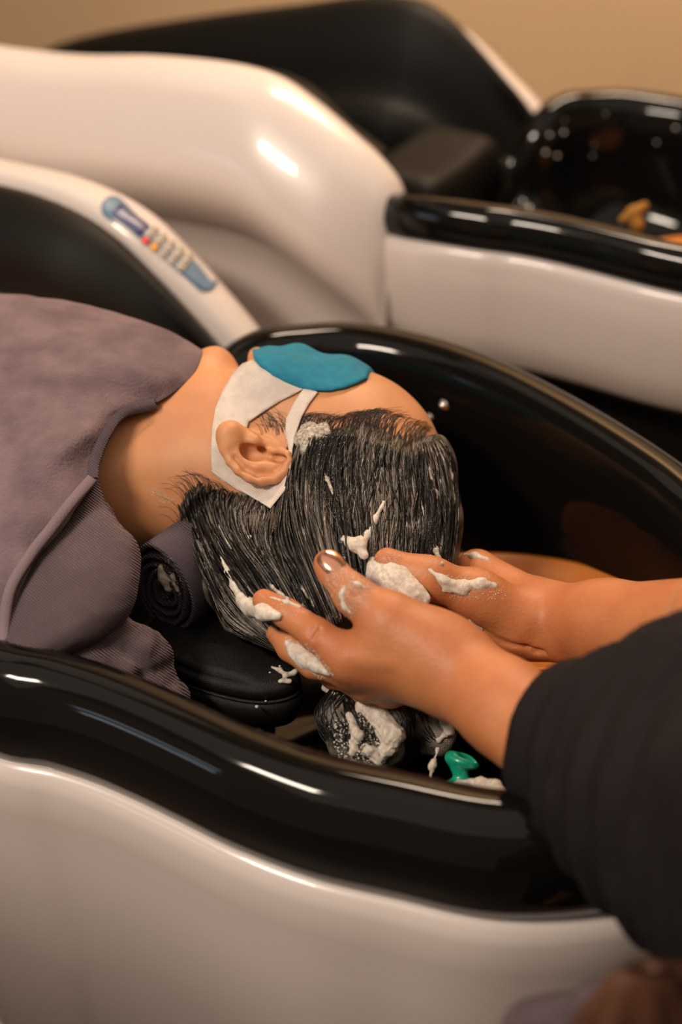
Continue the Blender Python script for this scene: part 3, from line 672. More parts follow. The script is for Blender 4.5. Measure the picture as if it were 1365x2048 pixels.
cV, cF = fc.mesh(); cV = smooth_np(cV, cF, 1, .4); o = mesh_np('bunched_towel_end', cV, cF, M['towel'], rt)
# rolled towel under the nape : a spiral of cloth, its axis across the bed
rc = D(324, 1184, 1.09); nturn = 4.6; k = 420; sp = []
for i in range(k):
    t = i/(k-1); a = t*nturn*2*math.pi-1.2; r_ = .0035+.0285*t**.92
    sp.append((r_*math.cos(a)*.94+.0015*math.sin(a*2.3), r_*math.sin(a)*1.30+.0012*math.sin(a*1.7)))
sp = np.array(sp); tgs = np.gradient(sp, axis=0); tgs /= np.linalg.norm(tgs, axis=1, keepdims=True); nr_ = np.stack([-tgs[:, 1], tgs[:, 0]], 1)
secs = []
for z_ in (0, .0012, .01, .03, .06, .10):
    th = .0019 if z_ > 0 else .0012
    loop_ = np.concatenate([sp+nr_*th, (sp-nr_*th)[::-1]])
    wob = (np.sin(np.arange(len(loop_))*.13)*.0010 if z_ < .02 else 0)
    ln = .17*np.abs(np.linspace(1, -1, len(loop_)))
    jj = np.concatenate([np.sin(np.linspace(0, 27, k)), np.sin(np.linspace(0, 27, k))[::-1]])*.0006*(1 if z_ < .02 else 0)
    ax_r = nrm(N_+.10*A_-.03*K_)
    secs.append(rc+loop_[:, :1]*A_+loop_[:, 1:]*K_+(z_+jj)[:, None]*ax_r if np.ndim(z_+jj) else None)
secs = np.array(secs); r, c = secs.shape[:2]
Fr = [tuple(f) for f in grid_faces(r, c, closed_c=True)]
for i in range(k-1): Fr.append((i, 2*k-1-i, 2*k-2-i, i+1)); b_ = (r-1)*c; Fr.append((b_+i, b_+i+1, b_+2*k-2-i, b_+2*k-1-i))
roll = mesh_py('rolled_towel', secs.reshape(-1, 3), Fr, M['towel_dark']); tag(roll, 'dark mauve towel rolled into a tight spiral under the nape', 'towel')
#@PAD
# ------------------------------------------------------------------ headrest pad in the bowl
hz = .805
ol = [(274, 1262), (272, 1282), (285, 1302), (330, 1326), (390, 1350), (460, 1370), (520, 1378), (570, 1372), (596, 1358), (602, 1340), (585, 1318), (550, 1292), (500, 1262), (450, 1225), (400, 1200), (330, 1215), (288, 1240)]
olw = resample_closed(np.array([PZ(x, y, hz) for x, y in ol]), 120); cw = olw.mean(0)
tg = np.roll(olw, -1, 0)-np.roll(olw, 1, 0); on = np.stack([tg[:, 1], -tg[:, 0], 0*tg[:, 0]], 1); on /= np.linalg.norm(on, axis=1, keepdims=True); on *= np.sign(((olw-cw)*on).sum(1).mean())
def layer(name, prof, parent):
    rr = [olw+on*d+K_*z for d, z in prof]; top = [cw+(olw-cw)*f+K_*(prof[0][1]+.004*(1-f)) for f in (.02, .3, .6, .85)]
    V = np.concatenate(top+rr+[cw+(rr[-1]-cw)*.05*np.array([1, 1, 0])+np.array([0, 0, 1])*(rr[-1][:, 2:]-cw[2])*.95]); return mesh_np(name, V, grid_faces(len(top)+len(rr)+1, 120, closed_c=True), M['leather_pad'], parent)
hr = empty('neck_rest', tuple(cw-K_*.06), 'black leather kidney shaped neck rest with water drops inside the near bowl', 'neck rest')
layer('top_pad', [(-.006, .0), (-.002, -.002), (.0, -.007), (-.001, -.012), (-.003, -.014)], hr)
layer('lower_pad', [(-.005, -.0145), (.001, -.017), (.001, -.03), (-.004, -.045), (-.014, -.052)], hr)
V, F = tubes_np([np.vstack([olw, olw[:1]])+np.vstack([on, on[:1]])*(-.0005)-K_*.0143], [.0014*np.ones(121)], 8); mesh_np('piping', V, F, M['leather_pad'], hr)
box('bracket', (-.53, .62, .715), (-.47, .68, .76), M['leather'], hr, 'bed')
#@HANDS
# ------------------------------------------------------------------ stylist : two hands, fore arms, sleeves, torso
stylist = empty('stylist', tuple(B3(.06, .42, 0)), 'person in black sleeves washing soapy hair with both hands', 'person')
fa = Field((-.075, .50, .76), (.30, .80, 1.0), .0014)
def D3(l): return [D(*p) for p in l]
idx = D3([(770, 1300, .958), (700, 1316, .962), (634, 1270, .968), (574, 1227, .982), (528, 1201, .994)])
fa.chain(idx, [.017, .0138, .0114, .0100, .0082], .004)
thb = D3([(850, 1288, .955), (780, 1234, .951), (707, 1190, .955), (659, 1134, .965)])
fa.chain(thb, [.021, .0155, .0126, .0098], .007)
fa.cone(D(668, 1148, .9655), D(656, 1126, .967), .0102, .0092, .004)
mid = D3([(760, 1310, .965), (705, 1335, .975), (628, 1330, .990), (580, 1298, 1.003), (552, 1266, 1.013)])
fa.chain(mid, [.017, .0125, .0095, .0085, .0072], .004)
rg = D3([(780, 1330, .975), (735, 1360, .988), (668, 1352, 1.005), (625, 1330, 1.022), (604, 1300, 1.035)])
fa.chain(rg, [.016, .0125, .0092, .008, .007], .003)
lt = D3([(800, 1345, .985), (780, 1375, 1.0), (722, 1388, 1.012), (685, 1382, 1.025), (660, 1360, 1.035)])
fa.chain(lt, [.015, .0115, .0088, .0078, .0068], .003)
wr = D(900, 1335, .952)
for p, r1, r2 in ((idx[1], .014, .020), (mid[1], .014, .020), (rg[1], .013, .019), (lt[1], .012, .018)): fa.cone(p, wr, r1, r2, .012)
fa.cone(idx[0], D(810, 1265, .952), .013, .014, .01); fa.cone(D(780, 1270, .950), D(850, 1290, .945), .017, .020, .02)
el = D(1290, 1720, .80)
fa.cone(wr, D(1008, 1412, .915), .0245, .0275, .03); fa.cone(D(1008, 1412, .915), D(1140, 1515, .875), .0275, .036, .02); fa.cone(D(870, 1372, .95), D(900, 1400, .948), .008, .008, .014)
for gx, gy in (((700, 1160), (722, 1190)), ((706, 1154), (730, 1184)), ((693, 1168), (714, 1196))):
    fa.chain([D(gx[0], gx[1], .9440), D((gx[0]+gy[0])/2, (gx[1]+gy[1])/2, .9418), D(gy[0], gy[1], .9425)], .0011, .0018, 'sub')
for gx, gy in (((622, 1245), (612, 1262)), ((630, 1251), (620, 1268)), ((640, 1258), (628, 1276))):
    fa.chain([D(gx[0], gx[1], .958), D((gx[0]+gy[0])/2, (gx[1]+gy[1])/2, .9565), D(gy[0], gy[1], .957)], .0011, .0018, 'sub')
fa.chain([D(700, 1316, .950), D(790, 1318, .938), D(870, 1330, .932)], [.004, .003, .002], .008)
lV, lF = fa.mesh(); lV = smooth_np(lV, lF, 2, .4)
fb = Field((-.02, .60, .70), (.36, .90, 1.0), .0015)
wr2 = D(1085, 1238, 1.055)
th2 = D3([(1030, 1232, 1.04), (955, 1190, 1.03), (860, 1156, 1.02), (775, 1122, 1.02)])
fb.chain(th2, [.022, .0160, .0125, .0098], .016)
ix2 = D3([(1010, 1190, 1.085), (955, 1142, 1.105), (905, 1150, 1.13), (850, 1170, 1.14)]); fb.chain(ix2, [.018, .0125, .010, .009], .008)
md2 = D3([(1000, 1230, 1.09), (940, 1200, 1.115), (880, 1200, 1.13), (820, 1220, 1.13)]); fb.chain(md2, [.018, .0125, .010, .009], .006)
rg2 = D3([(1000, 1260, 1.09), (930, 1260, 1.10), (860, 1280, 1.10), (800, 1300, 1.09), (750, 1320, 1.08)]); fb.chain(rg2, [.018, .0125, .010, .009, .008], .005)
lt2 = D3([(990, 1290, 1.08), (920, 1310, 1.08), (850, 1360, 1.07), (790, 1395, 1.06), (730, 1400, 1.05)]); fb.chain(lt2, [.016, .012, .010, .009, .008], .005)
for p in (ix2[1], md2[1], rg2[1], lt2[1]): fb.cone(p, wr2, .014, .020, .012)
fb.cone(D(960, 1225, 1.05), D(1030, 1275, 1.045), .014, .016, .012); fb.cone(D(960, 1155, 1.095), D(1050, 1200, 1.07), .012, .016, .012)
fb.cone(wr2, D(1210, 1252, 1.015), .024, .0295, .02); fb.cone(D(1210, 1252, 1.015), D(1390, 1262, .95), .0295, .036, .02)
fb.cone(D(1080, 1275, 1.045), D(1120, 1290, 1.03), .012, .010, .012)
fb.chain([D(925, 1238, 1.035), D(960, 1262, 1.030), D(1000, 1285, 1.028), D(1050, 1290, 1.028)], [.0006, .0011, .0011, .0006], .005, 'sub')
fb.chain([D(1050, 1288, 1.030), D(1075, 1302, 1.028), D(1105, 1300, 1.024)], [.0007, .0012, .0007], .004, 'sub')
fb.chain([D(1125, 1245, 1.010), D(1140, 1262, 1.008), D(1146, 1276, 1.008)], [.0012, .0018, .0010], .003, 'sub')
mV, mF = fb.mesh(); mV = smooth_np(mV, mF, 2, .4)
fs = Field((-.02, .05, .05), (.58, .80, 1.76), .010)
T0 = B3(.108, .40, 0)
def tz(z, dx=0, dy=0): return T0+A_*dx+N_*dy+K_*z
fs.cone(tz(.15), tz(.78), .055, .09, .04); fs.cone(tz(.80), tz(1.15), .115, .115, .06); fs.cone(tz(1.15), tz(1.32), .11, .08, .06)
sL = tz(1.28, .06, -.13); sR = tz(1.28, .10, .16)
fs.cone(sL, sR, .055, .055, .05); fs.cone(tz(1.3), tz(1.45), .05, .045, .03)
elL = D(1370, 1570, .80); elR = D(1660, 1240, .88)
fs.chain([sL, elL, D(1180, 1540, .865)], [.05, .038, .034], .03); fs.chain([sR, elR, D(1400, 1256, .945)], [.05, .038, .034], .03)
hd = tz(1.60, -.02, .0)
fs.cone(tz(1.42), hd-K_*.04, .05, .05, .02); fs.ell(hd, (.078, .078, .11), .02); fs.cone(hd-A_*.05-K_*.055, hd-A_*.06-K_*.06, .035, .03, .03); fs.cone(hd-A_*.075+K_*.01, hd-A_*.092-K_*.02, .010, .012, .01)
sV, sF = fs.mesh()
ftr = Field((.05, .0, .02), (.58, .58, .95), .010)
for q_ in (-.08, .08): ftr.cone(tz(.80, 0, q_), tz(.06, 0, q_), .105, .070, .05)
v, f_ = ftr.mesh(); mesh_np('trousers', v, f_, M['shirt'], stylist)
fhr = Field(hd-.16, hd+.16, .006); fhr.ell(hd+K_*.01+A_*.012, (.088, .088, .118), .01); fhr.cone(hd-A_*.13-K_*.06, hd-A_*.10+K_*.0, .085, .06, .01, 'sub'); fhr.cone(hd+A_*.05-K_*.02, hd+A_*.07-K_*.09, .05, .04, .03)
v, f_ = fhr.mesh(); mesh_np('hair', v, f_, M['hair'], stylist)
mesh_np('body', np.concatenate([lV, mV, sV]), np.concatenate([lF, mF+len(lV), sF+len(lV)+len(mV)]), M['skin2'], stylist)
hand_bvh = bvh_of(np.concatenate([lV, mV]), np.concatenate([lF, mF+len(lV)]))
fsh = Field((-.02, .10, .60), (.60, .84, 1.46), .0042)
fsh.cone(tz(.66), tz(.80), .14, .14, .04); fsh.cone(tz(.80), tz(1.15), .13, .13, .06); fsh.cone(tz(1.15), tz(1.32), .125, .09, .06); fsh.cone(sL, sR, .066, .066, .05)
hemL = D(1172, 1482, .866)
fsh.chain([sL, elL], [.068, .056], .04); fsh.cone(D(1150, 1530, .872), D(1270, 1610, .83), .035, .045, .02); fsh.cone(elL, hemL, .050, .038, .03); fsh.cone(D(1440, 1400, .80), elL, .05, .050, .05); fsh.cone(D(1450, 1425, .82), hemL, .042, .033, .04)
fsh.chain([sR, elR, D(1600, 1250, .90)], [.066, .055, .046], .04)
fsh.cone(D(1400, 1640, .79), tz(.95, .02, 0), .05, .10, .06)
xx = fsh.coords(); PP = np.stack(np.broadcast_arrays(*xx), -1); Q = PP@np.stack([nrm(hemL-elL), nrm(V_), nrm(R_)], 1)
fsh.D += (.0042*np.sin(Q[..., 0]*210+2.5*vnoise(PP, 12))+.003*vnoise(PP, 26)).astype(np.float32)
axh = nrm(hemL-elL); fsh.cone(hemL+axh*.045, hemL-axh*.012, .0365, .034, .003, 'sub')
hV2, hF2 = fsh.mesh(); hV2 = smooth_np(hV2, hF2, 3, .5); mesh_np('shirt', hV2, hF2, M['shirt'], stylist)
# nails
def nail(c, axis, nrm_, ln, wd, m, parent, name='nail'):
    axis = nrm(axis); nrm_ = nrm(nrm_-(nrm_@axis)*axis); side = np.cross(axis, nrm_); V = []
    for i in range(13):
        for j in range(11):
            a = -1+2*i/12; b = -1+2*j/10; wsc = (1-.35*max(0, -a)**3) if a < 0 else (1-.25*a**4); th_ = b*1.05
            V.append(np.array(c)+axis*(a*ln/2*(1-.10*abs(b)**3))+side*(wd/2*math.sin(th_)*wsc/.87)+nrm_*(wd*.38*(math.cos(th_)-1)-.0012*a*a))
    o = mesh_np(name, V, grid_faces(13, 11), m, parent); md = o.modifiers.new('s', 'SOLIDIFY'); md.thickness = .0007; md.offset = 0
    return o
nn1 = nrm(W_+.38*V_+.22*R_); tag(nail(D(659, 1131, .965)+nn1*.0110, thb[3]-thb[2], nn1, .0195, .0160, M['nail'], stylist), 'rose gold polished thumb nail')
nail(D(527, 1203, .9880), idx[4]-idx[3], .6*W_-.8*V_-.2*R_, .011, .0085, M['nail_bare'], stylist)
#@LATHER
# ------------------------------------------------------------------ lather, bubbles, dangling hair
dang = [[(700, 1370, 1.02), (668, 1430, 1.012), (690, 1490, 1.008), (735, 1525, 1.004)], [(740, 1380, 1.02), (790, 1440, 1.01), (775, 1500, 1.005), (745, 1530, 1.002)], [(690, 1390, 1.02), (720, 1450, 1.005), (730, 1500, 1.0), (760, 1510, 1.0)],
        [(860, 1385, 1.03), (895, 1430, 1.03), (890, 1470, 1.03), (850, 1500, 1.03)], [(830, 1390, 1.03), (840, 1450, 1.03), (880, 1490, 1.03), (900, 1440, 1.03)]]
fd = Field((-.06, .62, .72), (.13, .84, .90), .0018); P = []; Rr = []; q = np.random.default_rng(11)
for j, g in enumerate(dang):
    g3 = [D(*p) for p in g]; fd.chain(g3, [.008, .011, .011, .006] if j < 3 else [.006, .008, .007, .004], .006)
    for i in range(110 if j < 3 else 70):
        k = 18; c = catmull(g3, k); tt = np.linspace(0, 1, k); rad = (.013 if j < 3 else .009)*np.sin(np.pi*np.clip(tt*.8+.2, 0, 1))**.5; an = q.uniform(0, 6.28)+tt*q.uniform(-2.5, 2.5); rr2 = rad*q.uniform(.75, 1.12)
        P.append(c+rr2[:, None]*(np.cos(an)[:, None]*R_+np.sin(an)[:, None]*nrm(W_+.3*V_))); Rr.append(np.linspace(.0005, .0002, k))
dV, dF = fd.mesh(); mesh_np('dangling_hair', dV, dF, M['hair_soapy'], client)
V, F = tubes_np(P, Rr, 4); tag(mesh_np('dangling_strands', V, F, M['hair'], client), kind='stuff')
off = 0; VV = []; FF = []
for v_, f_ in ((hV, hF), (rV, rF), (sheet.reshape(-1, 3), grid_faces(900, 120)), (lV, lF), (mV, mF), (dV, dF), (secs.reshape(-1, 3), grid_faces(r, c, closed_c=True) if False else np.zeros((0, 4), int))):
    VV.append(v_); FF.append(f_+off); off += len(v_)
allb = bvh_of(np.concatenate(VV), np.concatenate(FF))
def lather(name, chains, parent, sink=.25, k=.0045, amp=.00045, m=None, h=.0011, bv=None):
    pts = []
    for ch in chains:
        cc = []
        for e in ch:
            x, y, r_ = e[:3]
            if len(e) > 3: p = D(x, y, e[3])
            else:
                p, _ = cast(x, y, bv or allb)
                if p is None: continue
                p = p+W_*r_*.001*(1-2*sink)
            cc.append((p, r_*.001))
        if cc: pts.append(cc)
    allp = np.array([p for c_ in pts for p, _ in c_]); mr = max(r_ for c_ in pts for _, r_ in c_)+.004
    f = Field(allp.min(0)-mr, allp.max(0)+mr, h)
    for c_ in pts:
        if len(c_) == 1: f.cone(c_[0][0], c_[0][0]+R_*.0001, c_[0][1], c_[0][1], k)
        for (p1, r1), (p2, r2) in zip(c_, c_[1:]): f.cone(p1, p2, r1, r2, k)
    X_ = f.coords(); Q_ = np.stack(np.broadcast_arrays(*X_), -1); f.D += (amp*(vnoise(Q_, 260)+.8*vnoise(Q_, 700))+.6*amp*np.abs(vnoise(Q_, 120))).astype(np.float32)
    v, fc_ = f.mesh(); return tag(mesh_np(name, v, fc_, m or M['foam'], parent), kind='stuff')
lather('lather', [[(736, 1104, 5, 1.045), (750, 1128, 9, 1.035), (768, 1150, 12, 1.022), (792, 1166, 12, 1.010), (822, 1184, 8, 1.004), (850, 1197, 4.5, 1.002)], [(738, 1118, 5, 1.04), (748, 1150, 8, 1.03), (768, 1172, 7, 1.02)], [(700, 1088, 3, 1.05), (722, 1092, 4, 1.05), (740, 1108, 4, 1.045)]], client, .25, .006, .0006)
lather('lather', [[(440, 1105, 1.2), (455, 1140, 1.8), (470, 1172, 2.6), (486, 1198, 4), (503, 1214, 6.0), (528, 1224, 5.5), (556, 1232, 3)]], client, .25)
lather('lather', [[(608, 856, 3), (604, 880, 4.5), (606, 905, 3)], [(625, 852, 4), (630, 872, 5), (618, 890, 4)], [(650, 850, 3), (655, 866, 3.5)]], client, .93, .008, .0004, M['film'])
lather('lather', [[(688, 1078, 3), (705, 1090, 4), (722, 1085, 4), (735, 1070, 3), (750, 1040, 2), (768, 1005, 1.4)], [(716, 1090, 4), (728, 1110, 3.5)]], client, .4)
lather('lather', [[(882, 905, 1.2), (902, 950, 1.6), (908, 1000, 1.3), (906, 1040, .9)], [(848, 900, 1.2), (858, 940, 1.6), (872, 985, 1.2), (876, 1020, 1)], [(880, 960, 1.6), (886, 1000, 2.2)], [(840, 1000, 1.2), (856, 1050, 1.6), (872, 1100, 2.2), (884, 1130, 2)], [(905, 1080, 1), (902, 1120, 1.5)]], client, .6, .003, .0004, M['film'])
lather('lather', [[(440, 1050, 1.5), (450, 1075, 2.2), (462, 1098, 1.6)], [(470, 1030, 1), (500, 1075, 1.4), (520, 1120, 1)], [(600, 1170, 1.6), (630, 1210, 1.8), (660, 1240, 1.5)], [(640, 940, 1.4), (655, 960, 1.8), (668, 990, 1.2)], [(745, 900, 1.2), (756, 945, 1.6), (760, 980, 1.2)], [(540, 1170, 1.4), (575, 1200, 1.6), (610, 1215, 1.5)], [(400, 1110, 1.3), (385, 1090, 1.5), (372, 1080, 1.3)]], client, .68, .003, .0004, M['film'])
lather('lather', [[(730, 1415, 7), (760, 1440, 8), (785, 1470, 8.5), (775, 1495, 6)], [(700, 1430, 3), (715, 1470, 4), (705, 1505, 3)], [(735, 1500, 4), (760, 1515, 5)], [(868, 1412, 3, 1.02), (890, 1435, 4, 1.02), (900, 1460, 3, 1.02), (880, 1480, 2, 1.02)]], client, .35, .004, .0012)
lather('lather', [[(575, 1285, 2), (592, 1305, 5), (612, 1318, 6.5), (636, 1330, 5), (655, 1345, 3)], [(650, 1375, 3), (675, 1392, 3)], [(540, 1195, .9), (575, 1205, 1.4), (600, 1215, 1.2)]], stylist, .68)
lather('lather', [[(860, 1140, 1.5), (885, 1160, 2.6), (925, 1172, 3.2), (962, 1168, 3.5), (990, 1172, 2.5)], [(890, 1180, 1.6), (930, 1185, 2)], [(925, 1110, 1.6), (950, 1112, 2.2), (975, 1120, 1.8)], [(940, 1240, 1.6), (965, 1258, 1.8)]], stylist, .72, .006, .0005)
lather('lather', [[(690, 1175, 1.4), (684, 1190, 1.8), (690, 1212, 1.6), (702, 1226, 1.2)], [(700, 1163, 1), (716, 1168, 1.4), (735, 1176, 1)]], stylist, .6, .003, .0004)
# tiny bubbles
bmi = bmesh.new(); bmesh.ops.create_icosphere(bmi, subdivisions=1, radius=1); iv = np.array([v.co[:] for v in bmi.verts]); iF = np.array([[v.index for v in f.verts] for f in bmi.faces]); bmi.free()
HAIRP = [(590, 870), (700, 860), (860, 880), (908, 960), (905, 1120), (740, 1190), (700, 1240), (600, 1230), (480, 1230), (380, 1100), (350, 1040), (430, 1000), (545, 1025), (588, 960)]
def bubbles(name, poly, n, r0, r1, parent, bv, seed, thr=-.2, sc=30):
    q = np.random.default_rng(seed); xs = [p[0] for p in poly]; ys = [p[1] for p in poly]; V = []; F = []; m_ = 0
    while m_ < n:
        x = q.uniform(min(xs), max(xs)); y = q.uniform(min(ys), max(ys))
        if not inside(poly, x, y): continue
        m_ += 1; p, _ = cast(x, y, bv)
        if p is None or vnoise(p, sc) < thr: continue
        r_ = q.uniform(r0, r1)**1.0; F.append(iF+len(V)*12); V.append(iv*r_+p+W_*r_*.5)
    return tag(mesh_np(name, np.concatenate(V), np.concatenate(F), M['bubble'], parent), kind='stuff')
bubbles('bubbles', HAIRP, 9000, .00014, .00042, client, allb, 3, -.05, 45)
bubbles('bubbles', [(600, 850), (660, 845), (650, 890), (605, 920)], 260, .0002, .0005, client, allb, 4, -9)
bubbles('bubbles', [(650, 1440), (740, 1420), (800, 1440), (790, 1510), (740, 1530), (680, 1520)], 500, .0003, .0009, client, allb, 6, -9)
bubbles('bubbles', [(870, 1150), (990, 1150), (1020, 1200), (900, 1200)], 260, .00018, .00045, stylist, allb, 8, -9)
roll_b = bvh_of(secs.reshape(-1, 3), np.array([f for f in Fr]))
def over(bv_list):
    pass
lather('lather', [[(322, 1135, 3), (328, 1155, 4), (338, 1175, 3.5)], [(345, 1150, 2), (355, 1180, 2)]], roll, .75, .004, .0006, bv=roll_b)
bubbles('bubbles', [(305, 1115), (345, 1110), (370, 1170), (350, 1215), (320, 1190)], 110, .0002, .0005, roll, roll_b, 9, -9)
ntv = PZ(560, 1340, .806)
dps = []
def drop(p, r_): dps.append((p, r_))
for x, y, r_ in ((405, 1262, .0012), (575, 1318, .0012), (560, 1332, .001), (512, 1392, .0016), (545, 1390, .0014), (532, 1402, .0009), (514, 1413, .0015), (590, 1372, .0016), (470, 1300, .0008), (520, 1300, .0007), (540, 1345, .0009), (350, 1290, .0007)):
    p = PZ(x, y, .806) if y < 1370 else D(x, y, px_of(PZ(x, y, .79))[2]-.004); drop(p, r_)
V = np.concatenate([iv*r_*np.array([1.2, 1.2, .7])+p for p, r_ in dps]); F = np.concatenate([iF+12*i for i in range(len(dps))])
tag(mesh_np('water_drops', V, F, M['water'], hr), kind='stuff')
def flat(x, y, r_): return (x, y, r_, px_of(PZ(x, y, .8065))[2])
lather('lather', [[flat(545, 1335, 1.2), flat(560, 1340, 1.8), flat(572, 1350, 2), flat(590, 1345, 1.8), flat(596, 1335, 1.5)], [flat(560, 1362, 1.6), flat(580, 1362, 2)], [flat(572, 1350, 1.6), flat(566, 1362, 1.5)]], hr, .5, .002, .0005)
bubbles('bubbles', [(560, 1270), (620, 1290), (670, 1350), (640, 1360), (580, 1310)], 420, .0002, .0005, stylist, allb, 15, -9)
bubbles('bubbles', [(640, 1110), (690, 1130), (740, 1170), (720, 1200), (680, 1200), (650, 1160)], 260, .00015, .0004, stylist, allb, 16, -9)
bubbles('bubbles', [(285, 970), (310, 975), (350, 1000), (345, 1012), (315, 1003)], 160, .00015, .0004, client, allb, 14, -9)
#@SMALL
# ------------------------------------------------------------------ control panels on the arm rests
def obj_bvh(o): me = o.data; return BVHTree.FromPolygons([v.co[:] for v in me.vertices], [p.vertices[:] for p in me.polygons])
def control(bed_, arm, p0, p1, hw, keys):
    bv = obj_bvh(arm); p0 = np.array(p0, float); p1 = np.array(p1, float); ln = np.linalg.norm(p1-p0); ex = (p1-p0)/ln; ey = np.array([ex[1], -ex[0]])
    cf = cast_cam(bv)
    def rect(a0, a1, b0, b1, rr=0):
        if rr:
            pts = [(a1-rr+rr*math.cos(t), b1-rr+rr*math.sin(t)) for t in np.linspace(0, math.pi/2, 6)]+[(a0+rr+rr*math.cos(t), b1-rr+rr*math.sin(t)) for t in np.linspace(math.pi/2, math.pi, 6)]+[(a0+rr+rr*math.cos(t), b0+rr+rr*math.sin(t)) for t in np.linspace(math.pi, 1.5*math.pi, 6)]+[(a1-rr+rr*math.cos(t), b0+rr+rr*math.sin(t)) for t in np.linspace(1.5*math.pi, 2*math.pi, 6)]
        else: pts = [(a1, b1), (a0, b1), (a0, b0), (a1, b0)]
        return [tuple(p0+ex*a+ey*b) for a, b in pts]
    pl = patch('control_panel', rect(-hw, ln+hw, -hw, hw, hw*.98), cf, .0012, .0014, M['remote'], bed_, 8)
    if keys:
        patch('screen', rect(6, 78, -13, 15, 3), cf, .0022, .0008, M['screen'], pl, 9)
        for j, a in enumerate((91, 113, 135, 157, 179)):
            for i, b in enumerate((-13, 1, 14)):
                m_ = M['key_grey']; lb = None
                if i == 0 and j == 0: m_ = M['key_red']; lb = 'red key'
                if i == 0 and j == 1: m_ = M['key_yellow']; lb = 'yellow key'
                if j >= 4 and i != 1: pass
                kx = 8.5 if not lb else 8; o = patch('key', rect(a-kx, a+kx, b-6, b+6, 3), cf, .0024, .0010, m_, pl, 7)
                if lb: tag(o, lb)
                if not lb:
                    so = patch('key_symbol', rect(a-2.5, a+2.5, b-2.5, b+2.5, 1), cf, .0031, .0004, M['key_dark'], None, 6); so.data.materials.clear(); so.data.materials.append(M['key_dark'])
                    o.data.materials.append(M['key_dark'])
                    bm = bmesh.new(); bm.from_mesh(o.data); k0 = len(bm.faces); bm.from_mesh(so.data)
                    bm.faces.ensure_lookup_table()
                    for f in bm.faces[k0:]: f.material_index = 1
                    bm.to_mesh(o.data); bm.free(); bpy.data.objects.remove(so)
    return pl
arms1, arms2 = [sorted([o for o in b_.children if o.name.startswith('armrest')], key=lambda o: o.name) for b_ in (bed1, bed2)]
control(bed1, arms1[1], (226, 418), (411, 560), 23, True)
control(bed2, arms2[1], (950, 48), (1040, 132), 9, False)
bowl1 = [o for o in bed1.children if o.name.startswith('bowl') and 'shell' not in o.name][0]; bb = obj_bvh(bowl1)
for x, y, r_ in ((886, 812, .0048), (858, 836, .0038)):
    p, n_ = cast(x, y, bb)
    lathe('water_nozzle', [(0, .004), (r_*.7, .0035), (r_, .001), (r_*1.2, 0)], p, n_ if n_@W_ > 0 else -n_, M['steel'], bed1, 24)
bowl2 = [o for o in bed2.children if o.name.startswith('bowl') and 'shell' not in o.name][0]; bb2 = obj_bvh(bowl2); dps = []
for x, y, r_ in ((1100, 270, 1.6), (1128, 265, 1.6), (1092, 305, 1.8), (1115, 312, 1.6), (1186, 312, 1.0), (1190, 290, .8), (1212, 228, .9), (1314, 285, 1.2), (1352, 256, 1.6), (1122, 195, .7), (1130, 240, .7)):
    p, n_ = cast(x, y, bb2)
    if p is not None: dps.append((p, r_*.0016))
V = np.concatenate([iv*r_+p for p, r_ in dps]); F = np.concatenate([iF+12*i for i in range(len(dps))])
tag(mesh_np('water_drops', V, F, M['water'], bed2), kind='stuff')
# ------------------------------------------------------------------ amber basins, teal clip, towel and bag at the stylist's side
tl = math.radians(19); ab = D(1010, 1212, 1.125); axb = np.array([0, math.sin(tl), math.cos(tl)])
o = lathe('amber_basin', [(.0, -.048), (.07, -.048), (.095, -.036), (.112, -.008), (.118, 0), (.1225, .0015), (.1225, -.001), (.116, -.006), (.098, -.039), (.072, -.052), (0, -.052)], ab, axb, M['amber'], None, 96)
tag(o, 'amber plastic basin lying in the near black bowl behind the washing hands', 'basin')
o = lathe('amber_basin', [(.0, -.03), (.06, -.03), (.085, -.01), (.092, .004), (.096, .004), (.09, -.014), (.062, -.036), (0, -.036)], D(1480, 500, 1.50), axb, M['amber'], None, 64)
tag(o, 'amber plastic basin in the far empty bowl at the right edge', 'basin')
f = Field(D(1270, 425, 1.53)-.05, D(1270, 425, 1.53)+.05, .0015)
f.chain([D(1245, 440, 1.53), D(1268, 425, 1.53), D(1290, 412, 1.53)], [.004, .007, .005], .004); f.cone(D(1268, 430, 1.53), D(1275, 450, 1.53), .006, .008, .005)
v, f_ = f.mesh(); o = mesh_np('yellow_sponge', v, f_, mat('yellow sponge', rgb(150, 104, 30), .8, bump=('noise', 500, .8))); tag(o, 'small yellow piece beside the amber basin in the far bowl', 'sponge')
tc_ = D(915, 1545, .975); f = Field(tc_-.045, tc_+.045, .0009)
f.ell(D(927, 1522, .975), (.0115, .0055, .0095), .003, Rm=np.stack([nrm(R_-.25*V_), nrm(.25*R_+V_), W_], 1)); f.ell(D(945, 1508, .972), (.009, .0045, .009), .003, 'sub')
f.chain([D(903, 1515, .975), D(918, 1540, .975), D(925, 1565, .975)], [.004, .004, .0035], .004)
f.chain([D(868, 1578, .975), D(905, 1577, .972), D(950, 1578, .975)], [.0035, .0055, .0035], .004); f.cone(D(925, 1560, .975), D(930, 1580, .972), .005, .006, .004)
v, f_ = f.mesh(); clip = mesh_np('hair_clip', v, f_, M['teal']); tag(clip, 'teal green plastic clip with a curled top in foam behind the near rim', 'hair clip')
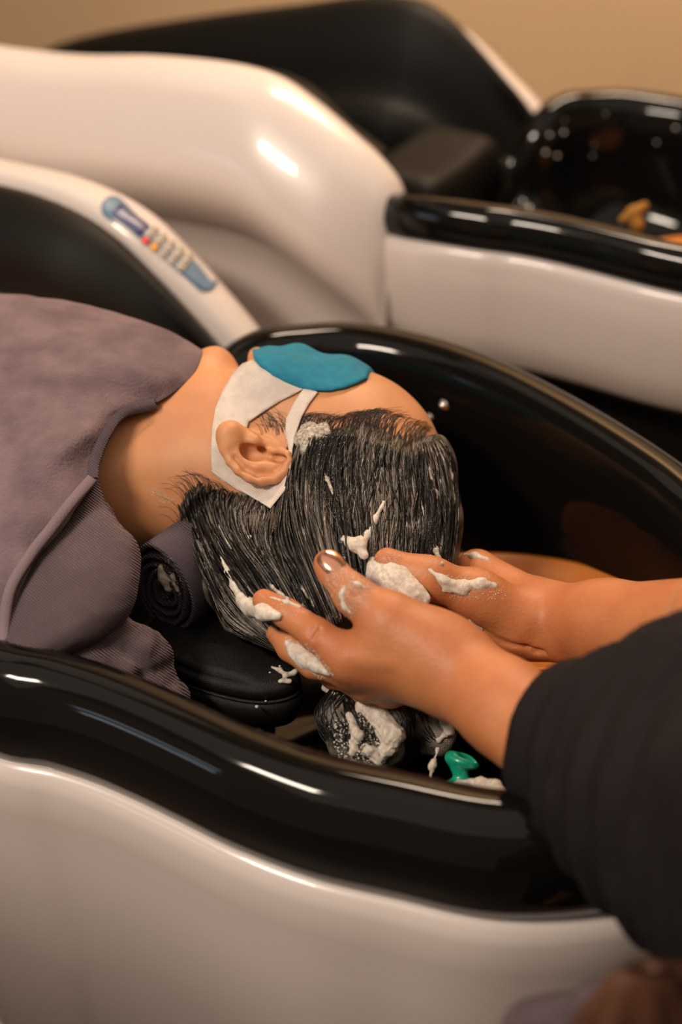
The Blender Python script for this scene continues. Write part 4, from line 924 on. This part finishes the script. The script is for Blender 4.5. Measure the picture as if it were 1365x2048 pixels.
lather('lather', [[(940, 1572, 2.5, .972), (965, 1568, 4, .965), (990, 1574, 4.5, .952), (1008, 1588, 3, .93), (1018, 1604, 2, .905), (1026, 1618, 1.6, .885)], [(905, 1572, 2.5, .968), (940, 1562, 2.5, .968)]], clip, .5, .004, .0008)
lather('lather', [[(876, 1500, 1.5, .985), (866, 1530, 2, .98), (862, 1555, 1.5, .98)]], clip, .5, .004, .0008)
# brown bag with gathered pleats at the hip
bt_ = D(1296, 1935, .67); nr, nc = 40, 90; V = []
for i in range(nr):
    t = i/(nr-1)
    for j in range(nc):
        a = j/nc*2*math.pi; rad = .010+.044*t**.62; rad *= 1+.09*math.sin(a*9+.6*math.sin(t*5))*min(1, t*3)
        V.append(bt_+R_*(rad*math.cos(a)+.010*t)+nrm(W_-.2*V_)*rad*.55*math.sin(a)-K_*.14*t)
Fb = [tuple(f) for f in grid_faces(nr, nc, closed_c=True)]+[tuple(range(nc)), tuple(range((nr-1)*nc, nr*nc))[::-1]]
bag = mesh_py('waist_bag', V, Fb, M['brown']); tube('strap', catmull([bt_-K_*.004, bt_-K_*.008+R_*.035, tz(.99, -.10, .02)], 12), .006, M['brown'], bag, 8); tag(bag, 'brown pleated leather bag hanging at the hip, bottom right corner', 'bag')
f = Field(D(1130, 2200, .74)-.15, D(1130, 2200, .74)+.15, .0025)
f.chain([D(1196, 1994, .74), D(1185, 2100, .74), D(1190, 2460, .73)], [.0090, .014, .018], .01); f.chain([D(1120, 2045, .745), D(1060, 2050, .75), D(1040, 2440, .74)], [.012, .012, .018], .01); f.chain([D(1120, 2045, .745), D(1120, 2440, .74)], [.012, .020], .01)
f.chain([D(1196, 1996, .74), D(1290, 2100, .70), tz(.93, -.10, .02)], [.009, .010, .010], .008)
xx = f.coords(); PP = np.stack(np.broadcast_arrays(*xx), -1); f.D += (.002*vnoise(PP, 60)).astype(np.float32)
v, f_ = f.mesh(); o = mesh_np('hand_towel', v, f_, M['towel']); tag(o, 'small mauve grey towel hanging in front of the white shell beside the bag', 'towel')
#@END
